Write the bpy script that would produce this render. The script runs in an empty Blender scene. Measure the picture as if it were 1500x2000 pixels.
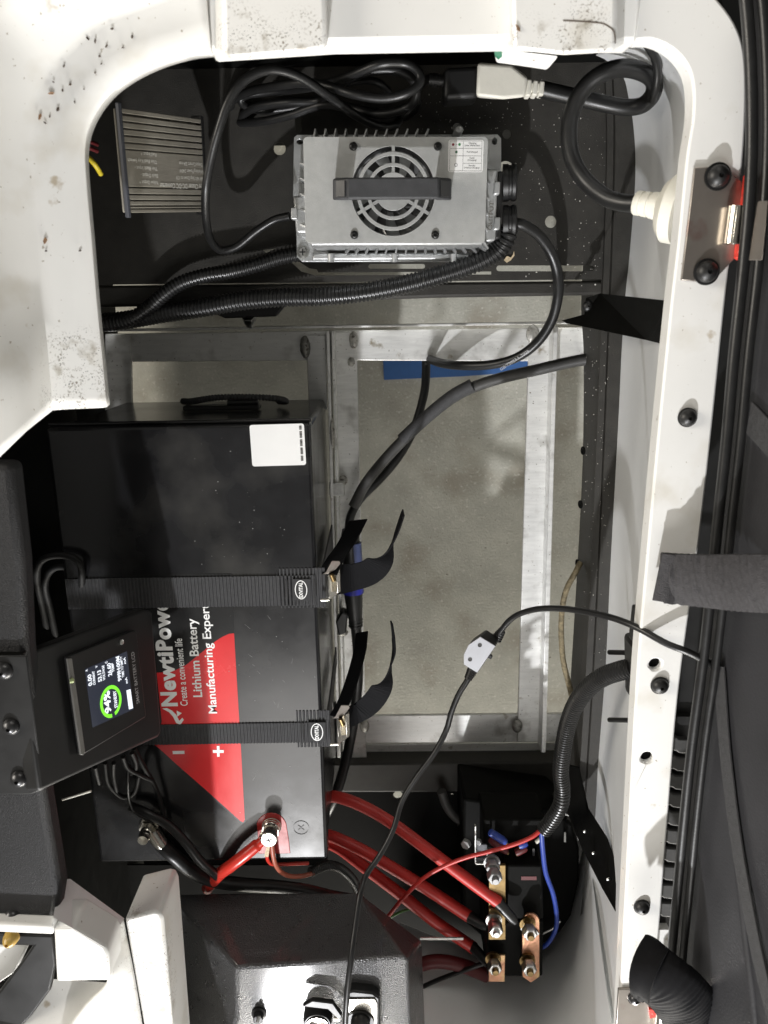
import bpy, bmesh, math, random
from mathutils import Vector, Matrix
random.seed(7)
SC = bpy.context.scene
COL = SC.collection
R = math.radians

# ------------------------------------------------------------------ camera
CAM_Z = 1.31
cam_rot = Matrix.Rotation(R(-14.6), 4, 'X') @ Matrix.Rotation(R(-0.93), 4, 'Z')
cam_data = bpy.data.cameras.new('camera')
cam_data.sensor_fit = 'VERTICAL'
cam_data.sensor_height = 24.0
cam_data.lens = 18.0
cam_data.clip_start = 0.01
cam_data.clip_end = 200
cam_data.dof.use_dof = True
cam_data.dof.focus_distance = 0.82
cam_data.dof.aperture_fstop = 6.0
cam = bpy.data.objects.new('camera', cam_data)
cam.matrix_world = Matrix.Translation((0, 0, CAM_Z)) @ cam_rot
COL.objects.link(cam)
SC.camera = cam

# ------------------------------------------------------------------ light and exposure
SC.view_settings.view_transform = 'Standard'
SC.view_settings.look = 'None'
SC.view_settings.exposure = 0
SC.view_settings.gamma = 1
W = bpy.data.worlds.new('World')
SC.world = W
W.use_nodes = True
W.node_tree.nodes['Background'].inputs[0].default_value = (0.80, 0.78, 0.72, 1)
W.node_tree.nodes['Background'].inputs[1].default_value = 0.20


def lamp(name, kind, loc, power, color, target=None, **kw):
    d = bpy.data.lights.new(name, kind)
    d.energy = power
    d.color = color
    for k, v in kw.items():
        setattr(d, k, v)
    o = bpy.data.objects.new(name, d)
    o.location = loc
    if target is not None:
        o.rotation_euler = (Vector(target) - Vector(loc)).to_track_quat('-Z', 'Y').to_euler()
    COL.objects.link(o)
    return o


lamp('work_lamp', 'SPOT', (-0.36, -2.28, 2.04), 288, (0.985, 0.985, 1.0), (0.17, -0.20, 0.55),
     spot_size=R(34), spot_blend=0.95, shadow_soft_size=0.03)
lamp('ceiling_light', 'AREA', (-0.05, -2.08, 2.75), 27, (1.0, 0.97, 0.93), (-0.05, -2.08, 0),
     shape='RECTANGLE', size=1.35, size_y=1.25)
lamp('floor_fill', 'AREA', (0.5, -3.6, 0.85), 230, (1.0, 0.96, 0.88), (0.1, -0.3, 0.0),  # added fill lamp, out of view, brightens the floor under the cart
     shape='RECTANGLE', size=2.4, size_y=0.8)
lamp('rear_wall_fill', 'AREA', (0.5, 2.6, 1.9), 17, (1.0, 0.95, 0.88), (0.1, -0.6, 0.5),  # added fill lamp from the north, lifts the rear inner wall
     shape='RECTANGLE', size=1.6, size_y=1.0)
lamp('warm_left_fill', 'AREA', (-2.3, 0.5, 1.75), 53, (1.0, 0.93, 0.82), (0, -0.1, 0.6),  # soft warm fill lamp added at left for the ambient light
     shape='RECTANGLE', size=1.2, size_y=1.2)


# ------------------------------------------------------------------ pixel -> world
def ray(u, v):
    return cam_rot.to_3x3() @ Vector(((u - 750) / 1500, (1000 - v) / 1500, -1))


def P(u, v, z):
    d = ray(u, v)
    return Vector((0, 0, CAM_Z)) + d * ((z - CAM_Z) / d.z)


def PL(pts, z):
    return [P(u, v, z) for u, v in pts]


def px(v, z):          # metres per photo pixel at row v, level z
    return (P(751, v, z) - P(750, v, z)).length


# ------------------------------------------------------------------ materials
def nt(m):
    return m.node_tree.nodes, m.node_tree.links


def pbr(name, col, rough=0.5, metal=0.0, var=0.12, vs=40, bump=0.0, bs=400, coat=0.0, spec=0.5,
        spots=None, rvar=0.1, bd=0.001, emit=None, estr=1.0, streak=None):
    """spots: list of (colour, noise scale, threshold, softness[, centre-list]) layered stains"""
    m = bpy.data.materials.new(name)
    m.use_nodes = True
    n, l = nt(m)
    b = n['Principled BSDF']
    tc = n.new('ShaderNodeNewGeometry')
    co = tc.outputs['Position']
    if streak:
        mp = n.new('ShaderNodeMapping')
        mp.inputs['Scale'].default_value = streak
        l.new(co, mp.inputs['Vector'])
        vco = mp.outputs[0]
    else:
        vco = co
    nz = n.new('ShaderNodeTexNoise')
    nz.inputs['Scale'].default_value = vs
    nz.inputs['Detail'].default_value = 5
    nz.inputs['Roughness'].default_value = 0.6
    l.new(vco, nz.inputs['Vector'])
    mx = n.new('ShaderNodeMix')
    mx.data_type = 'RGBA'
    mx.inputs[6].default_value = (*[c * (1 - var) for c in col], 1)
    mx.inputs[7].default_value = (*[min(1, c * (1 + var)) for c in col], 1)
    mr = n.new('ShaderNodeMapRange')
    mr.inputs[1].default_value = 0.3
    mr.inputs[2].default_value = 0.7
    l.new(nz.outputs[0], mr.inputs[0])
    l.new(mr.outputs[0], mx.inputs[0])
    out = mx.outputs[2]
    for sp in (spots or []):
        c, sc_, thr, soft = sp[:4]
        z2 = n.new('ShaderNodeTexNoise')
        z2.inputs['Scale'].default_value = sc_
        z2.inputs['Detail'].default_value = 4
        l.new(co, z2.inputs['Vector'])
        r2 = n.new('ShaderNodeMapRange')
        r2.inputs[1].default_value = thr
        r2.inputs[2].default_value = thr + soft
        l.new(z2.outputs[0], r2.inputs[0])
        fac = r2.outputs[0]
        if len(sp) > 4:
            acc = None
            for (cx, cy, cz, rad) in sp[4]:
                vm = n.new('ShaderNodeVectorMath')
                vm.operation = 'DISTANCE'
                vm.inputs[1].default_value = (cx, cy, cz)
                l.new(co, vm.inputs[0])
                r3 = n.new('ShaderNodeMapRange')
                r3.inputs[1].default_value = rad * 0.55
                r3.inputs[2].default_value = rad
                r3.inputs[3].default_value = 1
                r3.inputs[4].default_value = 0
                l.new(vm.outputs['Value'], r3.inputs[0])
                if acc is None:
                    acc = r3.outputs[0]
                else:
                    a = n.new('ShaderNodeMath')
                    a.operation = 'MAXIMUM'
                    l.new(acc, a.inputs[0])
                    l.new(r3.outputs[0], a.inputs[1])
                    acc = a.outputs[0]
            if len(sp) > 5:
                z3 = n.new('ShaderNodeTexNoise')
                z3.inputs['Scale'].default_value = sp[5]
                l.new(co, z3.inputs['Vector'])
                r4 = n.new('ShaderNodeMapRange')
                r4.inputs[1].default_value = .43
                r4.inputs[2].default_value = .58
                l.new(z3.outputs[0], r4.inputs[0])
                a = n.new('ShaderNodeMath')
                a.operation = 'MULTIPLY'
                l.new(acc, a.inputs[0])
                l.new(r4.outputs[0], a.inputs[1])
                acc = a.outputs[0]
            a = n.new('ShaderNodeMath')
            a.operation = 'MULTIPLY'
            l.new(acc, a.inputs[0])
            l.new(fac, a.inputs[1])
            fac = a.outputs[0]
        m2 = n.new('ShaderNodeMix')
        m2.data_type = 'RGBA'
        l.new(fac, m2.inputs[0])
        l.new(out, m2.inputs[6])
        m2.inputs[7].default_value = (*c, 1)
        out = m2.outputs[2]
    l.new(out, b.inputs['Base Color'])
    b.inputs['Metallic'].default_value = metal
    b.inputs['Specular IOR Level'].default_value = spec
    b.inputs['Coat Weight'].default_value = coat
    b.inputs['Coat Roughness'].default_value = 0.08
    rr = n.new('ShaderNodeMapRange')
    rr.inputs[3].default_value = max(0.02, rough - rvar)
    rr.inputs[4].default_value = min(1, rough + rvar)
    l.new(nz.outputs[0], rr.inputs[0])
    l.new(rr.outputs[0], b.inputs['Roughness'])
    if bump:
        bn = n.new('ShaderNodeTexNoise')
        bn.inputs['Scale'].default_value = bs
        bn.inputs['Detail'].default_value = 3
        l.new(vco, bn.inputs['Vector'])
        bp = n.new('ShaderNodeBump')
        bp.inputs['Strength'].default_value = bump
        bp.inputs['Distance'].default_value = bd
        l.new(bn.outputs[0], bp.inputs['Height'])
        l.new(bp.outputs[0], b.inputs['Normal'])
    if emit:
        b.inputs['Emission Color'].default_value = (*emit, 1)
        b.inputs['Emission Strength'].default_value = estr
    return m


def W4(u, v, z, r):
    p = P(u, v, z)
    return (p.x, p.y, p.z, r)


ZR = 0.70      # rim
ZT = 0.715     # raised tabs
dirt_spots = [W4(468, 88, ZT, .030), W4(585, 85, ZT, .026), W4(1140, 75, ZT, .028), W4(1030, 85, ZT, .022),
              W4(150, 700, ZR, .030), W4(135, 775, ZR, .030), W4(190, 740, ZR, .022), W4(265, 1810, ZR, .022),
              W4(300, 1870, ZR, .030), W4(310, 1950, ZR, .035)]
M = {}
M['white'] = pbr('white_plastic', (.79, .785, .76), .34, var=.03, vs=9, bump=.04, bs=120, spec=.5,
                 spots=[((.66, .63, .56), 22, .56, .25), ((.40, .36, .30), 260, .69, .04), ((.48, .42, .33), 38, .70, .06),
                        ((.24, .21, .17), 520, .55, .10, dirt_spots, 75), ((.06, .055, .05), 800, .60, .06, dirt_spots, 90), ((.42, .39, .33), 60, .58, .14, dirt_spots)])
M['white_in'] = pbr('white_plastic_inner', (.80, .81, .81), .38, var=.04, vs=10, bump=.03, bs=160,
                    spots=[((.50, .48, .44), 300, .72, .04)])
M['black_steel'] = pbr('black_coated_steel', (.030, .028, .024), .62, var=.25, vs=50, bump=.45, bs=900, spec=.45,
                       spots=[((.10, .095, .08), 1500, .70, .04)])
M['black_flat'] = pbr('black_flat_steel', (.006, .006, .0055), .55, var=.2, vs=40, bump=.06, bs=500, spec=.06)
M['black_plastic'] = pbr('black_plastic', (.012, .012, .012), .42, var=.15, vs=40, bump=.05, bs=700)
M['black_grain'] = pbr('black_grained_plastic', (.010, .010, .011), .5, var=.15, vs=60, bump=.8, bs=1100, spec=.35)
M['grey_crackle'] = pbr('black_crackle_coat', (.045, .045, .047), .30, var=.15, vs=60, bump=.9, bs=640, spec=.9, bd=.0022, coat=.5)
M['battery'] = pbr('battery_case', (.012, .012, .013), .20, var=.25, vs=18, bump=.02, bs=80, spec=.55, rvar=.12,
                   spots=[((.09, .085, .075), 500, .74, .02), ((.040, .039, .037), 14, .52, .25)])
M['label_black'] = pbr('black_label_film', (.012, .012, .012), .24, var=.2, vs=20)
M['red_print'] = pbr('red_label_film', (.70, .022, .025), .24, var=.05, vs=25, spec=.5)
M['white_print'] = pbr('white_print', (.90, .90, .88), .35, var=.03)
M['sticker'] = pbr('white_sticker', (.80, .80, .79), .35, var=.02)
M['ink'] = pbr('black_ink', (.03, .03, .03), .4)
M['alu'] = pbr('mill_aluminium', (.80, .80, .78), .38, metal=.35, var=.10, vs=30, bump=.10, bs=60, streak=(1, 6, 1), rvar=.1,
               spots=[((.42, .41, .38), 30, .56, .2), ((.14, .11, .08), 340, .69, .03), ((.34, .30, .23), 55, .66, .1)])
M['weld'] = pbr('weld_bead', (.42, .41, .38), .5, metal=.7, var=.4, vs=200, bump=.6, bs=300,
                spots=[((.10, .085, .07), 160, .60, .08)])
M['cast_alu'] = pbr('cast_aluminium', (.56, .57, .57), .40, metal=.72, var=.1, vs=60, bump=.25, bs=900)
M['charger_paint'] = pbr('silver_paint', (.42, .425, .415), .48, metal=.2, var=.07, vs=120, bump=.3, bs=1200,
                         spots=[((.16, .15, .13), 420, .74, .03)])
M['fin_grey'] = pbr('anodised_grey', (.30, .28, .235), .5, metal=.25, var=.08, vs=60, bump=.1, bs=600)
M['slate'] = pbr('slate_end_plate', (.060, .064, .078), .5, var=.1)
M['grip'] = pbr('dark_grey_grip', (.042, .043, .046), .55, var=.15, vs=100, bump=.3, bs=1200,
                spots=[((.3, .3, .3), 700, .77, .02)])
M['rubber'] = pbr('cable_rubber', (.011, .011, .011), .36, var=.2, vs=60, bump=.08, bs=500, spec=.5)
M['rubber_matte'] = pbr('matte_wire', (.008, .008, .008), .6, spec=.3)
M['rubber_grey'] = pbr('dusty_rubber', (.050, .049, .047), .55, var=.25, vs=40, bump=.15, bs=300)
M['conduit'] = pbr('conduit_plastic', (.014, .014, .014), .34, var=.2, vs=50, spec=.55,
                   spots=[((.06, .058, .05), 240, .62, .15)])
M['web'] = pbr('black_webbing', (.045, .045, .047), .7, var=.25, vs=300, bump=.5, bs=1400,
               spots=[((.16, .15, .15), 1300, .74, .03)])
M['web_tail'] = pbr('strap_tail', (.008, .008, .009), .8, var=.2, vs=300, bump=.3, bs=1400, spec=.12)
M['web_grey'] = pbr('grey_webbing', (.036, .034, .036), .8, var=.4, vs=260, bump=.8, bs=900)
M['chrome'] = pbr('nickel_plate', (.74, .71, .64), .22, metal=1, var=.12, vs=90, bump=.1, bs=200)
M['zinc'] = pbr('zinc_plate', (.60, .60, .58), .33, metal=1, var=.2, vs=160, bump=.15, bs=400)
M['brass'] = pbr('yellow_zinc', (.20, .14, .065), .38, metal=1, var=.2, vs=120)
M['copper'] = pbr('copper_bar', (.58, .31, .20), .33, metal=1, var=.18, vs=90, bump=.12, bs=300,
                  spots=[((.75, .56, .30), 50, .55, .2)])
M['steel'] = pbr('polished_steel', (.36, .325, .29), .30, metal=.8, var=.15, vs=14, rvar=.06, spots=[((.22, .08, .07), 26, .58, .2)])
M['red_cable'] = pbr('red_cable', (.50, .030, .024), .40, var=.10, vs=60)
M['red_gloss'] = pbr('red_wire', (.56, .035, .022), .3, var=.08)
M['red_fit'] = pbr('red_terminal_plastic', (.36, .030, .028), .22, var=.2, vs=80)
M['red_paint'] = pbr('red_paint', (.70, .045, .03), .5, var=.3, vs=200, bump=.5, bs=500, spots=[((.75, .35, .30), 420, .66, .05)])
M['blue_wire'] = pbr('blue_wire', (.025, .055, .30), .4)
M['blue_ring'] = pbr('blue_ring', (.025, .03, .32), .4)
M['yellow_wire'] = pbr('yellow_wire', (.60, .47, .03), .4)
M['green_wire'] = pbr('green_wire', (.05, .16, .03), .5)
M['dk_red_wire'] = pbr('dark_red_wire', (.10, .01, .012), .5)
M['cord'] = pbr('frayed_sheath', (.20, .165, .10), .85, var=.6, vs=160, bump=1, bs=300)
M['plug_white'] = pbr('cream_plug', (.74, .72, .64), .45, var=.05, vs=60, bump=.1, bs=500)
M['tape'] = pbr('blue_masking_tape', (.030, .105, .30), .7, var=.08, vs=90, bump=.2, bs=400)
M['bulb'] = pbr('amber_plastic', (.55, .36, .09), .3)
M['screen'] = pbr('lcd_glass', (.010, .012, .018), .08, var=.1, emit=(.030, .033, .046), estr=1.0)
M['lcd_white'] = pbr('lcd_white', (.8, .82, .85), .4, emit=(.80, .86, .95), estr=1.0)
M['lcd_green'] = pbr('lcd_green', (.2, .8, .05), .4, emit=(.20, .80, .03), estr=1.0)
M['bezel_print'] = pbr('grey_print', (.42, .42, .42), .5)
M['leaf'] = pbr('dry_leaf', (.24, .14, .075), .8, var=.4, vs=300)
M['bark'] = pbr('dark_crumb', (.07, .05, .035), .9, var=.4, vs=300)
M['straw'] = pbr('pale_leaf', (.62, .50, .33), .7, var=.3, vs=300)
M['dust'] = pbr('dust_speck', (.62, .60, .55), .8)
M['bright_alu'] = pbr('switch_grey', (.42, .43, .46), .45, metal=.2, var=.05)
M['seat'] = pbr('seat_black_plastic', (.026, .026, .029), .5, var=.2, vs=14, bump=.25, bs=500)
M['concrete'] = pbr('concrete', (.405, .40, .35), .75, var=.15, vs=16, bump=.6, bs=260,
                    spots=[((.30, .28, .23), 9, .52, .16), ((.25, .24, .20), 3.2, .56, .2), ((.54, .52, .47), 160, .58, .15), ((.30, .285, .245), 420, .60, .08), ((.16, .145, .12), 130, .70, .03), ((.62, .60, .55), 200, .74, .02)])


# ------------------------------------------------------------------ objects
def tag(o, label=None, cat=None, group=None, kind=None):
    if label: o['label'] = label
    if cat: o['category'] = cat
    if group: o['group'] = group
    if kind: o['kind'] = kind
    return o


def thing(name, label, cat, loc, group=None, kind=None):
    o = bpy.data.objects.new(name, None)
    o.empty_display_size = 0.02
    COL.objects.link(o)
    o.location = Vector(loc)
    return tag(o, label, cat, group, kind)


def worldloc(o):
    v = Vector(o.location)
    while o.parent:
        o = o.parent
        v += o.location
    return v


def obj(name, bm, mat, parent=None, smooth=None, label=None, cat=None, group=None, kind=None, bevel=0, seg=2, pivot=None):
    """bm in world coordinates -> one mesh object; smooth = angle in degrees"""
    bmesh.ops.recalc_face_normals(bm, faces=bm.faces)
    if parent is not None:
        org = worldloc(parent)
        loc = Vector((0, 0, 0))
    else:
        if pivot is None:
            lo = Vector([min(v.co[i] for v in bm.verts) for i in range(3)])
            hi = Vector([max(v.co[i] for v in bm.verts) for i in range(3)])
            pivot = Vector(((lo.x + hi.x) / 2, (lo.y + hi.y) / 2, lo.z))
        org = Vector(pivot)
        loc = org
    bm.transform(Matrix.Translation(-org))
    me = bpy.data.meshes.new(name)
    bm.to_mesh(me)
    bm.free()
    for mm in (mat if isinstance(mat, (list, tuple)) else [mat]):
        me.materials.append(M[mm] if isinstance(mm, str) else mm)
    if smooth is not None:
        me.shade_smooth()
        me.set_sharp_from_angle(angle=R(smooth))
    o = bpy.data.objects.new(name, me)
    o.location = loc
    COL.objects.link(o)
    if parent is not None:
        o.parent = parent
    if bevel:
        bv = o.modifiers.new('bevel', 'BEVEL')
        bv.width = bevel
        bv.segments = seg
        bv.limit_method = 'ANGLE'
        bv.angle_limit = R(38)
        bv.harden_normals = False
        if smooth is None:
            me.shade_smooth()
            me.set_sharp_from_angle(angle=R(35))
    return tag(o, label, cat, group, kind)


def NB():
    return bmesh.new()


# ------------------------------------------------------------------ shapes (into a bmesh)
def crv(pts, n=8, closed=False):
    """Catmull-Rom resample"""
    pts = [Vector(p) for p in pts]
    if len(pts) < 3 and not closed:
        return [pts[0].lerp(pts[-1], i / n) for i in range(n + 1)]
    out = []
    k = len(pts)
    rng = k if closed else k - 1
    for i in range(rng):
        if closed:
            p0, p1, p2, p3 = pts[(i - 1) % k], pts[i], pts[(i + 1) % k], pts[(i + 2) % k]
        else:
            p1, p2 = pts[i], pts[i + 1]
            p0 = pts[i - 1] if i > 0 else p1 * 2 - p2
            p3 = pts[i + 2] if i + 2 < k else p2 * 2 - p1
        for j in range(n):
            t = j / n
            out.append(0.5 * ((2 * p1) + (p2 - p0) * t + (2 * p0 - 5 * p1 + 4 * p2 - p3) * t * t + (3 * p1 - p0 - 3 * p2 + p3) * t ** 3))
    if not closed:
        out.append(pts[-1])
    return out


def even(pts, step):
    """resample polyline at equal spacing"""
    out = [pts[0].copy()]
    acc = 0.0
    for a, b in zip(pts, pts[1:]):
        L = (b - a).length
        if L < 1e-9:
            continue
        t = step - acc
        while t <= L:
            out.append(a.lerp(b, t / L))
            t += step
        acc = L - (t - step)
    if (out[-1] - pts[-1]).length > step * 0.3:
        out.append(pts[-1].copy())
    return out


def frames(path):
    T = []
    n = len(path)
    for i in range(n):
        a = path[max(0, i - 1)]
        b = path[min(n - 1, i + 1)]
        t = (b - a)
        T.append(t.normalized() if t.length > 1e-9 else Vector((0, 0, 1)))
    up = Vector((0, 0, 1)) if abs(T[0].z) < .9 else Vector((1, 0, 0))
    N = [(up - T[0] * up.dot(T[0])).normalized()]
    for i in range(1, n):
        v = N[-1] - T[i] * N[-1].dot(T[i])
        N.append(v.normalized() if v.length > 1e-6 else N[-1])
    return T, N


def tube(bm, path, r, seg=12, caps=True):
    """r: number, list, or function of index"""
    T, N = frames(path)
    rings = []
    for i, p in enumerate(path):
        rad = r(i) if callable(r) else (r[i] if isinstance(r, (list, tuple)) else r)
        B = T[i].cross(N[i])
        rings.append([bm.verts.new(p + (N[i] * math.cos(2 * math.pi * k / seg) + B * math.sin(2 * math.pi * k / seg)) * rad) for k in range(seg)])
    for a, b in zip(rings, rings[1:]):
        for k in range(seg):
            bm.faces.new((a[k], a[(k + 1) % seg], b[(k + 1) % seg], b[k]))
    if caps:
        bm.faces.new(rings[0][::-1])
        bm.faces.new(rings[-1])
    return bm


def cable(pts, r, n=10, seg=12):
    return tube(NB(), crv(pts, n), r, seg)


def conduit(pts, r, pitch=0.0042, depth=0.14, seg=14, n=10):
    """corrugated split loom: square-ish ridges"""
    path = even(crv(pts, n), pitch / 4)
    prof = [1.0, 1.0, 1 - depth, 1 - depth]
    return tube(NB(), path, lambda i: r * prof[i % 4], seg)


def prism(poly, h, bm=None, d=None):
    """polygon (world pts) extruded by h straight down (or along d)"""
    bm = bm or NB()
    d = Vector(d) if d is not None else Vector((0, 0, -h))
    top = [bm.verts.new(p) for p in poly]
    bot = [bm.verts.new(Vector(p) + d) for p in poly]
    k = len(poly)
    bm.faces.new(top)
    bm.faces.new(bot[::-1])
    for i in range(k):
        bm.faces.new((top[i], bot[i], bot[(i + 1) % k], top[(i + 1) % k]))
    return bm


def plate(loops, h, bm=None, d=None):
    """outer loop + hole loops (world pts) filled and extruded down"""
    bm = bm or NB()
    d = Vector(d) if d is not None else Vector((0, 0, -h))
    L = [[bm.verts.new(p) for p in lp] for lp in loops]
    es = []
    for lp in L:
        for i in range(len(lp)):
            es.append(bm.edges.new((lp[i], lp[(i + 1) % len(lp)])))
    res = bmesh.ops.triangle_fill(bm, edges=es, use_beauty=True)
    fs = [g for g in res['geom'] if isinstance(g, bmesh.types.BMFace)]
    mp = {}
    for lp in L:
        for v in lp:
            mp[v] = bm.verts.new(v.co + d)
    for f in fs:
        bm.faces.new([mp[v] for v in reversed(f.verts)])
    for lp in L:
        k = len(lp)
        for i in range(k):
            a, b = lp[i], lp[(i + 1) % k]
            bm.faces.new((a, mp[a], mp[b], b))
    return bm


def circ(u, v, r, z, n=20, ry=None):
    """circle of pixel radius r around a pixel on level z (true circle in the plane)"""
    c = P(u, v, z)
    rr = r * px(v, z)
    ry = rr if ry is None else ry * px(v, z)
    return [c + Vector((rr * math.cos(2 * math.pi * k / n), ry * math.sin(2 * math.pi * k / n), 0)) for k in range(n)]


def rrect(x0, y0, x1, y1, r, n=5):
    """rounded rectangle, 2D list"""
    out = []
    for cx, cy, a0 in ((x1 - r, y1 - r, 0), (x0 + r, y1 - r, 90), (x0 + r, y0 + r, 180), (x1 - r, y0 + r, 270)):
        for k in range(n + 1):
            a = R(a0 + 90 * k / n)
            out.append((cx + r * math.cos(a), cy + r * math.sin(a)))
    return out


def box(bm, lo, hi, mat=None):
    lo = Vector(lo); hi = Vector(hi)
    c = (lo + hi) / 2
    s = hi - lo
    mm = Matrix.Translation(c) @ Matrix.Diagonal((abs(s.x), abs(s.y), abs(s.z), 1))
    if mat is not None:
        mm = mat @ mm
    bmesh.ops.create_cube(bm, size=1, matrix=mm)
    return bm


def lathe(bm, prof, origin, axis=(0, 0, 1), seg=24):
    """prof: list of (radius, height along axis)"""
    axis = Vector(axis).normalized()
    q = Vector((0, 0, 1)).rotation_difference(axis).to_matrix()
    rings = []
    for r_, h in prof:
        if r_ <= 1e-7:
            rings.append([bm.verts.new(Vector(origin) + q @ Vector((0, 0, h)))])
        else:
            rings.append([bm.verts.new(Vector(origin) + q @ Vector((r_ * math.cos(2 * math.pi * k / seg), r_ * math.sin(2 * math.pi * k / seg), h))) for k in range(seg)])
    for a, b in zip(rings, rings[1:]):
        for k in range(seg):
            k2 = (k + 1) % seg
            if len(a) == 1 and len(b) == 1:
                continue
            if len(a) == 1:
                bm.faces.new((a[0], b[k2], b[k]))
            elif len(b) == 1:
                bm.faces.new((a[k], a[k2], b[0]))
            else:
                bm.faces.new((a[k], a[k2], b[k2], b[k]))
    if len(rings[0]) > 1:
        bm.faces.new(rings[0][::-1])
    if len(rings[-1]) > 1:
        bm.faces.new(rings[-1])
    return bm


def grid(rows, bm=None, closed_u=False):
    """loft a grid of points (rows of equal length)"""
    bm = bm or NB()
    V = [[bm.verts.new(p) for p in r_] for r_ in rows]
    for a, b in zip(V, V[1:]):
        for k in range(len(a) - (0 if closed_u else 1)):
            k2 = (k + 1) % len(a)
            bm.faces.new((a[k], a[k2], b[k2], b[k]))
    return bm


def loft(rows, n=6, m=1):
    """smooth loft: Catmull-Rom along the rows, linear across (m splits)"""
    cols = list(zip(*rows))
    cs = [crv(c, n) for c in cols]
    return [list(r_) for r_ in zip(*cs)]


def solid_down(o, t):
    up = sum(p.normal.z * p.area for p in o.data.polygons)
    return solidify(o, t, -1 if up > 0 else 1)


def solidify(o, t, off=-1):
    s = o.modifiers.new('thickness', 'SOLIDIFY')
    s.thickness = t
    s.offset = off
    return o


def hexnut(bm, c, r, h, axis=(0, 0, 1)):
    return lathe(bm, [(r, 0), (r, h * .85), (r * .9, h), (r * .55, h)], c, axis, 6)


class Fr:
    """local frame: o + x*ex + y*ey + z*ez"""
    def __init__(s, o, ex, ey, ez=None):
        s.o = Vector(o); s.ex = Vector(ex); s.ey = Vector(ey)
        s.ez = Vector(ez) if ez is not None else s.ex.cross(s.ey).normalized()

    def __call__(s, x, y, z=0):
        return s.o + s.ex * x + s.ey * y + s.ez * z

    def mat(s):
        m = Matrix((s.ex, s.ey, s.ez)).transposed().to_4x4()
        return Matrix.Translation(s.o) @ m


_fc = {}


def textmesh(body, offset=0.0, spacing=1.0):
    key = (body, offset, spacing)
    cu = bpy.data.curves.new('t', 'FONT')
    cu.body = body
    cu.size = 1.0
    cu.offset = offset
    cu.space_character = spacing
    cu.resolution_u = 3
    ob = bpy.data.objects.new('t', cu)
    COL.objects.link(ob)
    dg = bpy.context.evaluated_depsgraph_get()
    me = bpy.data.meshes.new_from_object(ob.evaluated_get(dg))
    bpy.data.objects.remove(ob)
    bpy.data.curves.remove(cu)
    return me


def text(bm, body, fr, width=None, height=None, offset=0.0, z=0.0003, align='L', spacing=1.0, x=0, y=0):
    """flat lettering laid on a frame; x,y start of the baseline in frame units; width = run length, height = cap height"""
    me = textmesh(body, offset, spacing)
    xs = [v.co.x for v in me.vertices]
    x0, x1 = min(xs), max(xs)
    sy = height / 0.70
    sx = (width / (x1 - x0)) if width else sy
    w = (x1 - x0) * sx
    dx = {'L': 0, 'C': -w / 2, 'R': -w}[align]
    vs = [bm.verts.new(fr(x + dx + (v.co.x - x0) * sx, y + v.co.y * sy, z)) for v in me.vertices]
    for p in me.polygons:
        try:
            bm.faces.new([vs[i] for i in p.vertices])
        except ValueError:
            pass
    bpy.data.meshes.remove(me)
    return bm


def ribbon(bm, path, widths, side, thick):
    """flat strap along path: side = width direction (vector or list)"""
    T, _ = frames(path)
    rows = []
    for i, p in enumerate(path):
        s = Vector(side[i] if isinstance(side, list) else side)
        s = (s - T[i] * s.dot(T[i])).normalized()
        nrm = T[i].cross(s).normalized()
        w = (widths[i] if isinstance(widths, (list, tuple)) else widths) / 2
        rows.append([p - s * w - nrm * thick / 2, p + s * w - nrm * thick / 2, p + s * w + nrm * thick / 2, p - s * w + nrm * thick / 2])
    grid(rows, bm, True)
    for e in (0, -1):
        vs = [bm.verts.new(q) for q in rows[e]]
        bm.faces.new(vs if e else vs[::-1])
    return bm


def sagged(bm, path, width, side, thick, sag, n=7, ripple=0.0, wave=.006):
    """soft strap: cross-section bowed by sag, faint cross ripples"""
    ev = even(path, wave / 4)
    T, _ = frames(ev)
    rows = []
    for i, p in enumerate(ev):
        s = Vector(side)
        s = (s - T[i] * s.dot(T[i])).normalized()
        nrm = s.cross(T[i]).normalized()
        if nrm.z < 0: nrm = -nrm
        rp = ripple * math.sin(i * math.pi / 2) * (1 + .5 * math.sin(i * .37))
        top = [p + s * width * (k / (n - 1) - .5) + nrm * (sag * (1 - (2 * k / (n - 1) - 1) ** 2) + rp * (.6 + .4 * math.sin(k * 1.3 + i * .2))) for k in range(n)]
        bot = [q - nrm * thick for q in reversed(top)]
        rows.append(top + bot)
    grid(rows, bm, True)
    for e in (0, -1):
        vs = [bm.verts.new(q) for q in rows[e]]
        bm.faces.new(vs if e else vs[::-1])
    return bm


def ribbed(bm, path, width, side, thick, pitch=0.0021, depth=0.00035):
    """woven strap with cross ribs as relief"""
    ev = even(path, pitch / 4)
    T, _ = frames(ev)
    rows = []
    for i, p in enumerate(ev):
        s = Vector(side)
        s = (s - T[i] * s.dot(T[i])).normalized()
        nrm = s.cross(T[i]).normalized()
        if nrm.z < 0 and abs(nrm.z) > .3:
            nrm = -nrm
        d = depth if i % 4 > 1 else 0
        w = width / 2
        rows.append([p - s * w - nrm * thick / 2, p + s * w - nrm * thick / 2, p + s * w + nrm * (thick / 2 - d), p - s * w + nrm * (thick / 2 - d)])
    grid(rows, bm, True)
    return bm


def dome(bm, c, r, h, axis=(0, 0, 1), seg=24, flange=0, fh=0):
    """button-head bolt with a hex socket dimple"""
    pr = []
    if flange:
        pr += [(flange, 0), (flange, fh)]
    base = fh if flange else 0
    pr += [(r, base)]
    for k in range(1, 5):
        a = k / 5 * math.pi / 2
        pr.append((r * math.cos(a), base + h * math.sin(a)))
    top = pr[-1][1]
    pr += [(r * .24, top + h * .03), (r * .2, top - h * .35), (0, top - h * .45)]
    return lathe(bm, pr, c, axis, seg)

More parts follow.
